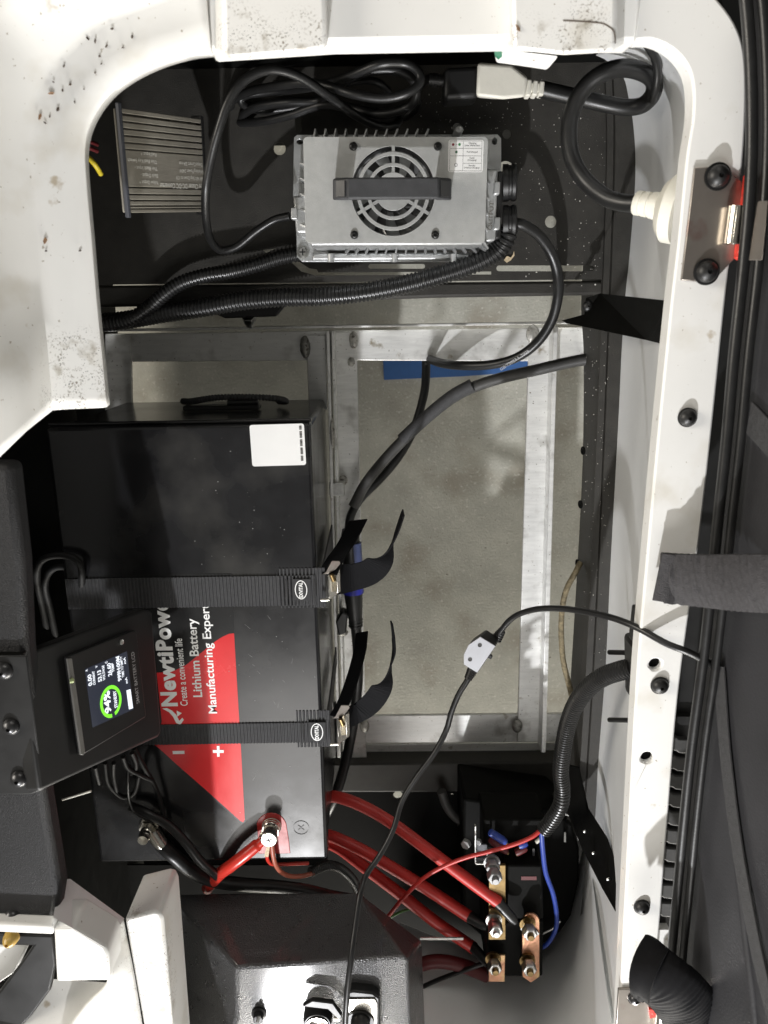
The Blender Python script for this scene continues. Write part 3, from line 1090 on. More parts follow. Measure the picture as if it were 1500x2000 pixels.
# grip seen at 347..393 but raised: level ZC+hz
h = thing  # (parts are meshes under the charger)
hp = [P(677, 346, ZC + hz), P(858, 345, ZC + hz), P(858, 388, ZC + hz), P(677, 389, ZC + hz)]
b = prism(hp, .007)
grip = obj('handle', b, 'grip', ch, bevel=.002, seg=3)
for (ua, ub) in (((650, 677)), ((858, 882))):
    left = ua < 700
    zt, zl = ZC + hz, ZC + .0005
    if left:
        q = [P(677, 346, zt - .0006), P(677, 389, zt - .0006), P(655, 392, ZC + .012), P(651, 382, ZC + .012), P(650, 358, ZC + .012), P(654, 347, ZC + .012)]
    else:
        q = [P(858, 345, zt - .0006), P(858, 388, zt - .0006), P(877, 391, ZC + .012), P(881, 380, ZC + .012), P(882, 358, ZC + .012), P(877, 347, ZC + .012)]
    b = NB()
    base = [P(654 if left else 878, 347, ZC + .0002), P(654 if left else 878, 391, ZC + .0002), P(684 if left else 850, 391, ZC + .0002), P(684 if left else 850, 347, ZC + .0002)]
    topq = [P(650 if left else 882, 349, ZC + hz * .72), P(650 if left else 882, 391, ZC + hz * .72), P(683 if left else 852, 389, zt - .001), P(683 if left else 852, 346, zt - .001)]
    bv = [b.verts.new(p) for p in base]
    tv = [b.verts.new(p) for p in topq]
    b.faces.new(bv); b.faces.new(tv[::-1])
    for i in range(4):
        b.faces.new((bv[i], bv[(i + 1) % 4], tv[(i + 1) % 4], tv[i]))
    leg = obj('handle_leg', b, 'grip', ch, bevel=.0015)
    cxl = P(665 if left else 868, 369, ZC + hz * .86)
    b = NB()
    nn = (topq[1] - topq[0]).cross(topq[2] - topq[0]).normalized()
    if nn.z < 0: nn = -nn
    cen = sum(topq, Vector()) / 4
    e1 = (topq[1] - topq[0]).normalized() * .0065
    e2 = (topq[2] - topq[1]).normalized() * .0045
    prism([cen - e1 - e2 + nn * .0016, cen + e1 - e2 + nn * .0016, cen + e1 + e2 + nn * .0016, cen - e1 + e2 + nn * .0016], .0001, b, d=-nn * .004)
    obj('screw_recess', b, 'ink', leg)
# indicator sticker
A = P(875, 336, ZC + .0003); B_ = P(943, 336, ZC + .0003); D_ = P(876, 273, ZC + .0003)
ex = (B_ - A).normalized()
w_, h_ = (B_ - A).length, (D_ - A).length
F_s = Fr(A, ex, Vector((-ex.y, ex.x, 0)))
stk = obj('indicator_sticker', prism([F_s(x, y, .0003) for x, y in rrect(0, 0, w_, h_, .002)], .0005), 'sticker', ch)
b = NB()
t = .00022
for (x0, y0, x1, y1) in ((.04, .03, .95, .03), (.04, .96, .95, .96), (.04, .73, .95, .73), (.04, .5, .95, .5), (.42, .27, .95, .27)):
    box(b, (x0 * w_, y0 * h_ - t / 2, .00035), (x1 * w_, y1 * h_ + t / 2, .00045), F_s.mat())
for (x0, y0, x1, y1) in ((.04, .03, .04, .96), (.42, .03, .42, .96), (.95, .03, .95, .96)):
    box(b, (x0 * w_ - t / 2, y0 * h_, .00035), (x1 * w_ + t / 2, y1 * h_, .00045), F_s.mat())
for body_, yy in (('Charging', .87), ('(Under Different States)', .80), ('Full Charged', .60), ('Faults', .415), ('(Charging)', .345), ('Standby', .18), ('(Without Charging)', .11)):
    text(b, body_, F_s, height=.05 * h_, z=.0004, align='C', x=.68 * w_, y=yy * h_, offset=.01, width=(.44 * w_ if len(body_) > 14 else None))
text(b, 'or', F_s, height=.05 * h_, z=.0004, align='C', x=.225 * w_, y=.83 * h_)
plate([[F_s(.22 * w_ + .046 * w_ * math.cos(k * R(18)), .22 * h_ + .046 * w_ * math.sin(k * R(18)), .0005) for k in range(20)], [F_s(.22 * w_ + .036 * w_ * math.cos(k * R(18)), .22 * h_ + .036 * w_ * math.sin(k * R(18)), .0005) for k in range(20)]], .0001, b)
obj('lettering', b, 'ink', stk)
for (x, y, mm) in ((.13, .85, (.22, .012, .03)), (.31, .85, (.05, .22, .08)), (.225, .62, (.03, .12, .06))):
    b = NB()
    prism([F_s(x * w_ + .036 * w_ * math.cos(k * R(22.5)), y * h_ + .036 * w_ * math.sin(k * R(22.5)), .0005) for k in range(16)], .0001, b)
    obj('led_mark', b, pbr('led_mark_%d' % int(x * 100), mm, .4), stk)
# left socket
obj('socket', prism(PL([(572, 382), (600, 382), (600, 455), (578, 455)], .505), .045), 'cast_alu', ch, bevel=.002)
obj('latch', prism(PL([(568, 405), (580, 405), (580, 428), (568, 428)], .512), .012), 'cast_alu', ch, bevel=.001)
# right terminal block with cast frame, clips and two round ports
obj('port_frame', prism(PL([(950, 330), (973, 330), (968, 470), (945, 474)], .507), .05), 'cast_alu', ch, bevel=.002)
for (v0, v1) in ((354, 380), (424, 449)):
    obj('port_clip', prism(PL([(966, v0), (978, v0), (976, v1), (964, v1)], .512), .012), 'cast_alu', ch, bevel=.0012)
obj('port_block', prism(PL([(970, 334), (984, 334), (978, 466), (966, 468)], .505), .05), 'black_plastic', ch, bevel=.002)
for i in range(4):
    v = 398 + i * 10
    pass
for (v, r_) in ((358, .0175), (434, .0160)):
    b = NB()
    c = P(982, v, .487)
    lathe(b, [(r_, 0), (r_, .005), (r_ * .93, .006), (r_ * .93, .008), (r_, .009), (r_, .012), (r_ * .9, .0135), (r_ * .5, .014), (0, .014)], c, (1, .03, .12), 28)
    obj('round_port', b, 'black_plastic', ch, smooth=40)
b = NB()
text(b, 'OUTPUT', Fr(P(961, 449, .5085), Vector((.05, 1, 0)).normalized(), Vector((-1, .05, 0)).normalized()), height=.0042, width=.026, z=0, offset=.005)
obj('lettering', b, 'chrome', ch)

# ================================================================== DC CONVERTER
C4 = [P(222, 207, .595), P(404, 236, .50), P(391, 411, .492), P(250, 419, .588)]   # tl tr br bl
ex = (C4[1] - C4[0]).lerp(C4[2] - C4[3], .5)
lx = ex.length; ex.normalize()
eyv = (C4[0] - C4[3]).lerp(C4[1] - C4[2], .5)
eyv = eyv - ex * eyv.dot(ex)
ly = eyv.length; eyv.normalize()
org = (C4[0] + C4[1] + C4[2] + C4[3]) / 4 - ex * lx / 2 - eyv * ly / 2
F_d = Fr(org, ex, eyv)
dc = thing('dc_converter', 'ribbed grey heatsink box of the voltage converter, text upside down', 'converter', F_d(lx / 2, ly / 2, -.04))
b = NB()
box(b, (.004, .0, -.008), (lx, ly, -.006), F_d.mat())
obj('case', b, 'fin_grey', dc, bevel=.001)
ribs = [(.955, 1.0), (.885, .935), (.82, .872), (.755, .808), (.69, .742), (.625, .677), (.26, .615), (.19, .248), (.13, .178), (.075, .118), (.045, .063), (.0, .035)]
for (y0, y1) in ribs:
    b = NB()
    box(b, (.0058, y0 * ly, -.0062), (lx, y1 * ly, 0), F_d.mat())
    obj('cooling_rib' if y1 - y0 < .2 else 'name_panel', b, 'fin_grey', dc, bevel=.0006)
b = NB()
box(b, (.0018, -.004, -.003), (.0056, ly + .004, .0012), F_d.mat())
obj('end_plate', b, 'slate', dc, bevel=.0008)
b = NB()
box(b, (lx - .0005, -.003, -.012), (lx + .0035, ly + .003, .0006), F_d.mat())
obj('end_plate', b, 'black_plastic', dc, bevel=.0008)
b = NB()
F_t = Fr(F_d(lx, 0, .0003), -ex, -eyv, F_d.ez)     # upside down
text(b, 'Pro Chaser DC-DC Converter', F_t, width=lx * .57, height=.0044, x=.002, y=-.305 * ly, offset=.012)
for i, s_ in enumerate(('36V 48V Step Down to 12V', 'Working Power: 240W', 'Output Current: 20A max')):
    text(b, s_, F_t, width=lx * (.36 if i == 0 else .31), height=.0033, x=.002, y=-(.385 + i * .075) * ly)
for i, s_ in enumerate(('Yellow Output +', 'Black Output -', 'Thin Black Input -', 'Thin Red Key Switch', 'Red Input +')):
    text(b, s_, F_t, width=lx * (.22, .2, .26, .33, .18)[i], height=.0032, x=lx * .60, y=-(.325 + i * .07) * ly)
obj('lettering', b, pbr('pale_grey_print', (.75, .74, .68), .5), dc)
g = obj('yellow_wire', cable([P(155, 300, .55), P(172, 308, .56), P(186, 322, .56), P(197, 340, .55)], .0024), 'yellow_wire', smooth=60, label='short yellow wire poking out beside the ribbed converter', cat='wire')
for (v, m_) in ((276, 'dk_red_wire'), (288, 'dk_red_wire')):
    obj('dark_wire', cable([P(155, v - 3, .54), P(172, v, .54), P(190, v + 7, .53)], .002), m_, smooth=60, label='upper of two dim dark red wire ends above the yellow wire' if v == 276 else 'lower of two dim dark red wire ends, nearer the yellow wire', cat='wire', group='dark red wires by the converter')

# ================================================================== HINGES
hg = thing('hinge_plate', 'polished steel hinge plate with two black round bolts and red painted edge', 'hinge', P(1390, 440, ZR))
zh = ZR + .0035
obj('plate', prism(PL([(1357, 327), (1396, 325), (1424, 336), (1466, 366), (1440, 500), (1398, 545), (1362, 550), (1331, 547)], zh), .003), 'steel', hg, bevel=.0006)
for (u, v) in ((1401, 345), (1379, 531)):
    b = NB()
    dome(b, P(u, v, zh + .0003), .0082, .0065, flange=.0098, fh=.0015)
    obj('hinge_bolt', b, 'black_plastic', hg, smooth=40)
obj('red_edge', prism(PL([(1463, 338), (1473, 335), (1468, 400), (1452, 508), (1443, 503)], zh + .010), .010), 'red_paint', hg, bevel=.001)
b = tube(NB(), [P(1440, 403, zh + .006), P(1430, 476, zh + .006)], .0068, 20)
obj('knuckle', b, 'chrome', hg, smooth=40)
obj('knuckle_leaf', prism(PL([(1440, 402), (1462, 402), (1452, 477), (1430, 477)], zh + .0125), .002), 'chrome', hg, bevel=.0005)
obj('upper_leaf', prism([P(1484, 392, zh + .036), P(1500, 392, zh + .045), P(1489, 508, zh + .045), P(1466, 508, zh + .036)], .003), 'steel', hg, bevel=.0006)
h2 = thing('hinge_plate', 'shiny bent hinge plate at the bottom of the white frame by a strap loop', 'hinge', P(1240, 1965, ZR))
obj('plate', prism(PL([(1208, 1933), (1262, 1930), (1292, 1975), (1290, 2060), (1200, 2060)], zh), .003), 'steel', h2, bevel=.0006)
b = NB()
dome(b, P(1240, 1949, zh + .0003), .0062, .005, flange=.0072, fh=.0012)
obj('hinge_bolt', b, 'slate_bolt', h2, smooth=40)
b = tube(NB(), [P(1292, 1972, zh + .008), P(1286, 2050, zh + .008)], .005, 16)
obj('knuckle', b, 'chrome', h2, smooth=40)
obj('red_edge', prism(PL([(1268, 1972), (1284, 1972), (1282, 1985), (1270, 1990)], zh + .003), .003), 'red_paint', h2)

# ================================================================== SEAT LID AT RIGHT
seal = [(1450, -60), (1462, 60), (1468, 200), (1466, 350), (1452, 520), (1433, 700), (1419, 860), (1404, 1000), (1389, 1150), (1372, 1300), (1352, 1450), (1336, 1600), (1322, 1750), (1311, 1870), (1296, 2080)]
b = prism(PL([(1380, -200), (1800, -200), (1800, 2200), (1240, 2200), (1262, 1900), (1300, 1550), (1345, 1150), (1410, 600), (1440, 200)], .655), .02)
obj('floor_panel', b, 'black_plastic', label='dark plastic body panel in the gap right of the white frame', cat='panel')
seat = thing('seat_lid', 'tilted up underside of the black moulded seat lid at the right', 'seat', P(1430, 1000, .72))
sl = crv(PL(seal, .722), 6)
obj('seal', tube(NB(), sl, .0042, 12), 'rubber', seat, smooth=60)
obj('seal', tube(NB(), [p + Vector((.009, 0, .004)) for p in sl], .0036, 12), 'rubber', seat, smooth=60)
rows = []
for i, p in enumerate(sl):
    q = p + Vector((.016, 0, .002))
    rows.append([q + Vector((-.004, 0, -.03)), q, q + Vector((.014, 0, .16)), q + Vector((.03, 0, .36)), q + Vector((.05, 0, .75))])
o = obj('board', grid(rows), 'seat', seat, smooth=60)
solidify(o, .01, 1)


def wall(u, v, dz, off=.003):
    """a point on the seat board above the seal row v, dz up"""
    i = min(range(len(sl)), key=lambda k: abs(sl[k].y - P(u, v, .722).y))
    q = sl[i] + Vector((.016, 0, .002))
    t = dz / .36
    return q + Vector((.03 * t - off, 0, dz))


for (pts, w_) in (([(1418, 800, .0), (1418, 850, .05), (1418, 930, .14), (1418, 1020, .26)], .022), ([(1372, 1300, .0), (1355, 1450, .03), (1336, 1600, .07), (1322, 1760, .13), (1311, 1880, .22)], .014)):
    path = crv([wall(*p) for p in pts], 8)
    obj('tie_strap', ribbon(NB(), path, w_, Vector((.1, 1, .2)), .0018), 'web', seat, bevel=.0003)
for (y0, y1) in ((-.60, -.30),):
    pass
for k, (v0, dz0, v1, dz1) in enumerate(((1000, .05, 1900, .30), (900, .12, 1500, .38), (1450, .02, 2000, .14))):
    path = [wall(0, v0, dz0, .001).lerp(wall(0, v1, dz1, .001), t / 10) for t in range(11)]
    path = [wall(0, v0 + (v1 - v0) * t / 10, dz0 + (dz1 - dz0) * t / 10, -.001) for t in range(11)]
    obj('moulded_rib', tube(NB(), crv(path, 3), .004, 8), 'seat', seat, smooth=60)
# tread mat with raised blocks in the gap
tm = thing('tread_mat', 'black ribbed rubber tread strip between white frame and seat seal', 'mat', P(1320, 1600, .657))
obj('mat_base', prism(PL([(1310, 1400), (1365, 1400), (1318, 1830), (1275, 1830)], .663), .006), 'black_plastic', tm)
for i in range(10):
    v = 1440 + i * 35.5
    u0 = 1326 - i * 3.6
    pts = [(u0 - 12, v), (u0 - 4, v), (u0, v + 4), (u0 + 22, v + 5), (u0 + 20, v + 33), (u0, v + 31), (u0 - 6, v + 27), (u0 - 16, v + 27)]
    obj('tread_block', prism(PL(pts, .671), .007), 'rubber_grey', tm, bevel=.0012)
obj('pale_edge', prism(PL([(1286, 1816), (1308, 1816), (1302, 1858), (1284, 1842)], .672), .01), 'white', tm)

# webbing loops, nearer the camera
w1 = thing('webbing_loop', 'broad grey woven webbing end hanging over the white frame at right', 'strap', P(1290, 1135, .78))
zz = .714
path = crv([P(1293, 1130, zz), P(1340, 1134, zz + .012), P(1400, 1138, zz + .036), P(1460, 1140, zz + .066), P(1530, 1142, zz + .09), P(1600, 1146, zz + .10)], 10)
sd = (P(1300, 1080, zz) - P(1300, 1180, zz)).normalized()
obj('webbing', sagged(NB(), path, 104 * px(1130, zz), Vector((-.14, 1, 0)), .0034, .0035, 9, .0011, .0062), 'web_grey', w1, smooth=70)
obj('fold', ribbon(NB(), crv([P(1284, 1126, zz + .003), P(1310, 1130, zz + .005), P(1328, 1134, zz + .004)], 5), 100 * px(1130, zz), Vector((-.16, 1, 0)), .003), 'web_grey', w1, bevel=.0006)
w2 = thing('webbing_loop', 'folded black webbing loop drooping over the frame at the lower right corner', 'strap', P(1300, 1900, .78))
zz = .755
path = crv([P(1250, 1886, zz), P(1280, 1906, zz + .012), P(1315, 1934, zz + .016), P(1346, 1972, zz + .008), P(1364, 2020, zz - .012), P(1372, 2090, zz - .03)], 10)
obj('webbing', sagged(NB(), path, 118 * px(1900, zz), Vector((.55, .85, .12)), .0040, .010, 9, .0005, .005), 'web_tail', w2, smooth=70)
obj('fold', sagged(NB(), crv([P(1246, 1883, zz + .002), P(1262, 1894, zz + .009), P(1284, 1910, zz + .0165)], 5), 114 * px(1900, zz), Vector((.55, .85, .12)), .004, .0102, 9), 'web_tail', w2, smooth=70)

# ================================================================== BATTERY
ZBT = .53
bx0, bx1, by0, by1 = -.3445, -.0735, -.629, -.1085
bat = thing('battery', 'large glossy black lithium battery with red and white printed label', 'battery', ((bx0 + bx1) / 2, (by0 + by1) / 2, .286))
b = NB(); box(b, (bx0 + .002, by0 + .002, .286), (bx1 - .002, by1 - .002, .506))
obj('case', b, 'battery', bat, bevel=.006, seg=3)
b = NB(); box(b, (bx0, by0, .507), (bx1, by1, ZBT))
obj('lid', b, 'battery', bat, bevel=.004, seg=3)
b = NB(); box(b, (bx0, by1, .515), (bx1, by1 + .004, .523))
obj('lid_lip', b, 'battery', bat, bevel=.0015)
zl = ZBT + .0004
red = [(457, 1237), (447, 1238), (434, 1244), (420, 1253), (403, 1267), (383, 1283), (363, 1299), (343, 1309), (328, 1313), (306, 1314), (316, 1409), (306, 1440), (299, 1452),
       (320, 1470), (345, 1493), (400, 1541), (440, 1577), (470, 1604), (475, 1606), (478, 1601), (470, 1450), (467, 1402)]
obj('label_film', prism(PL([(252, 1120), (452, 1120), (457, 1237), (467, 1402), (479, 1606), (472, 1609), (299, 1457), (262, 1457)], zl - .0001), .0003), 'label_black', bat)
lab = obj('label', prism(PL(red, zl), .0003), 'red_print', bat)
up_ = Vector((0, 1, 0)); lf_ = Vector((-1, 0, 0))
b = NB()


def btext(body_, u, v0, v1, hpx, off, ln=None):
    o_ = P(u, v0, zl)
    fr_ = Fr(o_, up_, lf_)
    text(b, body_, fr_, width=(P(u, v1, zl) - o_).length, height=hpx * px((v0 + v1) / 2, zl), z=.0004, offset=off, spacing=ln or 1.0)


btext('NewtiPower', 346, 1379, 1152, 30, .042, 1.09)
obj('brand_lettering', b, 'white_print', bat)
b = NB()
btext('Create a convenient life', 367, 1378, 1247, 14.5, .008)
btext('Lithium Battery', 395, 1361, 1208, 17.5, .016)
btext('Manufacturing Expert', 424, 1393, 1180, 16.5, .016)
zz = zl + .0004
obj('slogan_lettering', b, 'white_print', bat)
b = NB()
prism(PL([(337, 1467), (360, 1466.5), (360.5, 1472.5), (337.5, 1473)], zz), .0002, b)
obj('minus_sign', b, 'white_print', bat)
b = NB()
prism(PL([(415.5, 1465), (437, 1465), (437, 1470.5), (416, 1470.5)], zz), .0002, b)
prism(PL([(423.5, 1457), (428.5, 1457), (429, 1478), (424, 1478)], zz + .0001), .0002, b)
obj('plus_sign', b, 'white_print', bat)
b = NB()
prism(PL([(317, 1384), (326, 1383), (336, 1388), (344, 1396), (350, 1408), (356, 1402), (359, 1406), (352, 1416), (344, 1412), (338, 1400), (330, 1391)], zz), .0002, b)
prism(PL([(345, 1388), (355, 1393), (346, 1400)], zz), .0002, b)
obj('swoosh_mark', b, 'white_print', bat)
A = P(493, 911, zl); B_ = P(598, 908, zl); D_ = P(489, 830, zl)
ex = (B_ - A).normalized()
F_q = Fr(A, ex, Vector((-ex.y, ex.x, 0)))
st_ = obj('blank_sticker', prism([F_q(x, y, .0003) for x, y in rrect(0, 0, (B_ - A).length, (D_ - A).length, .0025)], .0003), 'sticker', bat)
b = NB()
for k in range(26):
    if k % 6 == 4: continue
    box(b, (.91 * .0555, (.10 + k * .031) * .0455, .0006), (.955 * .0555, (.10 + k * .031) * .0455 + .0008, .0007), F_q.mat())
obj('fine_print', b, 'ink', st_, kind='stuff')
# positive terminal recess and post
zt = ZBT + .0008
pts = [(505, 1668), (503, 1622)] + [(530 + 30 * math.cos(R(t)), 1616 - 28 * math.sin(R(t))) for t in range(165, -1, -15)] + [(564, 1640), (567, 1667)]
ter = obj('terminal_seat', prism(PL(pts, zt), .0015), 'red_fit', bat, bevel=.0006)
b = NB()
c = P(531, 1612, zt)
for k in range(4):
    lathe(b, [(.0115 - .0006 * k, .003 * k), (.0115 - .0006 * k, .003 * k + .0022), (.0095, .003 * k + .003)], c, seg=24)
lathe(b, [(.0085, .011), (.0085, .020), (.0098, .0205), (.0098, .0255), (.0085, .0265), (.003, .0262), (0, .0262)], c, seg=24)
post = obj('terminal_bolt', b, 'chrome', bat, smooth=40)
b = NB()
for a_ in (20, 110):
    d0 = Vector((math.cos(R(a_)), math.sin(R(a_)), 0)) * .0045
    n_ = Vector((-d0.y, d0.x, 0)) * .16
    ct = c + Vector((0, 0, .0268))
    prism([ct - d0 - n_, ct + d0 - n_, ct + d0 + n_, ct - d0 + n_], .0004, b)
obj('cross_slot', b, 'ink', post)
b = prism([c + Vector(p) for p in ((-.016, -.012, .0115), (-.004, -.018, .0115), (.009, -.006, .0115), (.008, .008, .0115), (-.008, .008, .0115))], .0018)
obj('lug', b, 'chrome', bat, bevel=.0004)
b = NB()
ce = P(588, 1617, zl)
rr = 15.5 * px(1617, zl)
plate([[ce + Vector((rr * math.cos(R(15 * k)), rr * math.sin(R(15 * k)), .0003)) for k in range(24)], [ce + Vector((rr * .93 * math.cos(R(15 * k)), rr * .93 * math.sin(R(15 * k)), .0003)) for k in range(24)]], .0003, b)
for a_ in (45, 135):
    d0 = Vector((math.cos(R(a_)), math.sin(R(a_)), 0)) * rr * .5
    n_ = Vector((-d0.y, d0.x, 0)) * .1
    prism([ce + Vector((0, 0, .0003)) + q for q in (-d0 - n_, d0 - n_, d0 + n_, -d0 + n_)], .0003, b)
obj('moulded_mark', b, 'battery', bat)
# negative terminal
b = NB()
c = P(292, 1612, ZBT + .001)
lathe(b, [(.012, 0), (.012, .003), (.010, .0035), (.010, .008)], c, seg=6)
lathe(b, [(.0065, .008), (.0065, .012), (.0072, .0122), (.0065, .0135), (.0072, .0155), (.0065, .0165), (.0072, .0185), (.0065, .021), (.0058, .022), (.0058, .027), (0, .0275)], c, seg=18)
obj('terminal_bolt', b, 'chrome', bat, smooth=35)
b = tube(NB(), [P(296, 1622, ZBT + .010), P(306, 1637, ZBT + .010), P(318, 1652, ZBT + .009)], [.0085, .0085, .0075], 16)
obj('lug', b, 'chrome', bat, smooth=40)
# rope handle on the far end of the case
rp = crv([Vector((-.245, by1 + .006, .36)), Vector((-.225, by1 + .010, .40)), Vector((-.19, by1 + .016, .42)), Vector((-.15, by1 + .016, .42)), Vector((-.122, by1 + .012, .405)), Vector((-.116, by1 + .006, .38)), Vector((-.128, by1 + .004, .36))], 20)
rp = even(rp, .0012)
obj('rope_handle', tube(NB(), rp, lambda i: .0034 + .0007 * math.sin(i * 1.9), 10), 'web', bat, smooth=60)
b = NB(); box(b, (-.235, by1 - .001, .385), (-.145, by1 + .005, .405))
obj('handle_boss', b, 'black_plastic', bat, bevel=.002)
b = NB(); lathe(b, [(.004, -.018), (.004, .018)], (-.165, by1 + .007, .396), (1, 0, 0), 12)
obj('handle_pin', b, 'black_plastic', bat, smooth=40)


# ================================================================== TIE-DOWN STRAPS
def strap(label, yc, wpx, x_end, pad, pad_y, patch, oval, buckle_off, tail, tail_w, tail2, tail2_w, start_x):
    s_ = px(yc, ZBT)
    Y = P(560, yc, ZBT).y
    root = thing('tie_strap', label, 'strap', ((bx0 + bx1) / 2, Y, .29), group='tie-down straps over the battery')
    wd = wpx * s_
    z_ = ZBT + .0012
    path = [Vector((bx0 - .004, Y, .40)), Vector((bx0 - .004, Y, .52)), Vector((bx0 - .001, Y, z_ - .001)), Vector((bx0 + .006, Y, z_)), Vector((start_x, Y, z_))]
    obj('webbing', ribbed(NB(), [Vector((bx0 + .002, Y, z_)), Vector((bx1 - .003, Y, z_)), Vector((bx1 + .002, Y, z_ - .002)), Vector((bx1 + .004, Y, z_ - .010)), Vector((bx1 + .0045, Y, .47)), Vector((bx1 + .004, Y, .33))], wd, (0, 1, 0), .0020, .0038, .0011), 'web', root)
    # stitched wide pad, patch and woven badge
    (u0, v0), (u1, v1) = pad
    pw = (P(u0, v0, z_) - P(u0, v1, z_)).length
    yp = (P(u0, v0, z_).y + P(u0, v1, z_).y) / 2
    obj('pad', ribbed(NB(), [Vector((P(u0, v0, z_).x, yp, z_ - .0012)), Vector((P(u1, v0, z_).x, yp, z_ - .0012))], pw, (0, 1, 0), .0022, .0040, .0012), 'web', root)
    (a0, b0), (a1, b1) = patch
    zp = z_ + .0022
    pa = obj('badge', prism(PL([(a0, b0), (a1, b0), (a1, b1), (a0, b1)], zp), .001), pbr('badge_fabric', (.026, .026, .027), .75, bump=.4, bs=1500) if 'badge_fabric' not in bpy.data.materials else bpy.data.materials['badge_fabric'], root, bevel=.0002)
    st2 = NB()
    for uu in (a0 - 14, a0 - 9, a1 + 6, a1 + 10):
        if uu > u1 - 1: continue
        q0, q1 = P(uu, b0 + 2, zp - .0004), P(uu, b1 - 2, zp - .0004)
        n_ = 9
        for k in range(n_):
            p0, p1 = q0.lerp(q1, (k + .15) / n_), q0.lerp(q1, (k + .75) / n_)
            tube(st2, [p0, p1], .0004, 5)
    obj('stitching', st2, 'rubber_grey', root)
    ou, ov, rx, ry = oval
    oc = P(ou, ov, zp + .0002)
    b_ = NB()
    plate([[oc + Vector((rx * s_ * math.cos(R(10 * k)), ry * s_ * math.sin(R(10 * k)), .0002)) for k in range(36)],
           [oc + Vector(((rx - 1.6) * s_ * math.cos(R(10 * k)), (ry - 1.8) * s_ * math.sin(R(10 * k)), .0002)) for k in range(36)]], .0002, b_)
    text(b_, 'EXVITAL', Fr(oc + Vector((3.2 * s_, 0, 0)), up_, lf_), width=ry * 1.62 * s_, height=7.2 * s_, z=.0004, align='C', offset=.03)
    obj('badge_print', b_, 'white_print', pa)
    # cam buckle
    du, dv = buckle_off

    def q(u, v, z):
        return P(u + du, v + dv, z)
    b_ = prism([q(641, 1121, .536), q(660, 1112, .522), q(664, 1157, .520), q(643, 1172, .534)], .0016)
    bk = obj('buckle', b_, 'chrome', root, bevel=.0004)
    b_ = prism([q(630, 1122, .538), q(637, 1117, .541), q(648, 1096, .541), q(663, 1096, .539), q(665, 1101, .538), q(656, 1112, .539), q(641, 1121, .539)], .0014)
    obj('buckle_lever', b_, 'steel', bk, bevel=.0004)
    obj('buckle_pin', tube(NB(), [q(647, 1122, .541), q(652, 1134, .540)], .0026, 12), 'brass', bk, smooth=40)
    obj('buckle_pin', tube(NB(), [q(627, 1172, .538), q(643, 1171, .538)], .0018, 10), 'chrome', bk, smooth=40)
    obj('buckle_side', prism([q(656, 1114, .532), q(664, 1112, .530), q(665, 1156, .528), q(659, 1160, .530)], .006), 'chrome', bk, bevel=.0006)
    # loose tails
    pth = crv([P(*t) for t in tail], 8)
    n_ = len(pth)
    sides = [Vector((0, 1, 0)).lerp(Vector((.16, .1, 1)), min(1, 1.1 * (i / (n_ - 1)) ** 1.5)) for i in range(n_)]
    obj('tail', ribbon(NB(), pth, [tail_w * .00058 * (1 - .55 * (i / (n_ - 1)) ** 2) for i in range(n_)], sides, .0014), 'web_tail', root)
    pth = crv([P(*t) for t in tail2], 8)
    n_ = len(pth)
    obj('tail', ribbon(NB(), pth, tail2_w * .0006, [Vector((.9, .25, .4))] * n_, .0014), 'web_tail', root)
    return root


strap('upper black ribbed strap across the battery beside the word Expert', 1153, 62, 0, ((545, 1111), (634, 1188)), 0, ((571, 1131), (607, 1173)), (588, 1152, 12, 19.5), (0, 0),
      [(660, 1132, .515), (690, 1128, .50), (725, 1115, .505), (752, 1085, .52), (772, 1045, .53), (788, 1001, .535)], 58,
      [(640, 1122, .535), (655, 1092, .52), (678, 1058, .49), (700, 1016, .46)], 40, -.2)
strap('lower black ribbed strap crossing the red part of the label', 1430, 43, 0, ((578, 1389), (644, 1460)), 0, ((602, 1411), (636, 1448)), (619, 1430, 12, 19), (18, 282),
      [(678, 1402, .515), (700, 1393, .50), (730, 1368, .505), (752, 1330, .52), (767, 1280, .53), (769, 1250, .535), (765, 1216, .535)], 46,
      [(655, 1400, .535), (672, 1370, .52), (690, 1320, .49), (703, 1270, .45), (707, 1235, .43)], 28, -.22)

# ================================================================== DISPLAY
TL, TR, BL = P(133, 1282, .70), P(265, 1230, .613), P(160, 1475, .715)
ey = (TL - TR).normalized()
exv = (TL - BL); exv = (exv - ey * exv.dot(ey)).normalized()
nrm = exv.cross(ey).normalized()
F_l = Fr(BL + (TR - TL), exv, ey, nrm if nrm.z > 0 else -nrm)


def hit(u, v, z=0):
    d = ray(u, v)
    o_ = F_l.o + F_l.ez * z
    t = (o_ - Vector((0, 0, CAM_Z))).dot(F_l.ez) / d.dot(F_l.ez)
    p = Vector((0, 0, CAM_Z)) + d * t - F_l.o
    return p.dot(F_l.ex), p.dot(F_l.ey)


def onl(u, v, z=0):
    x, y = hit(u, v, z)
    return F_l(x, y, z)


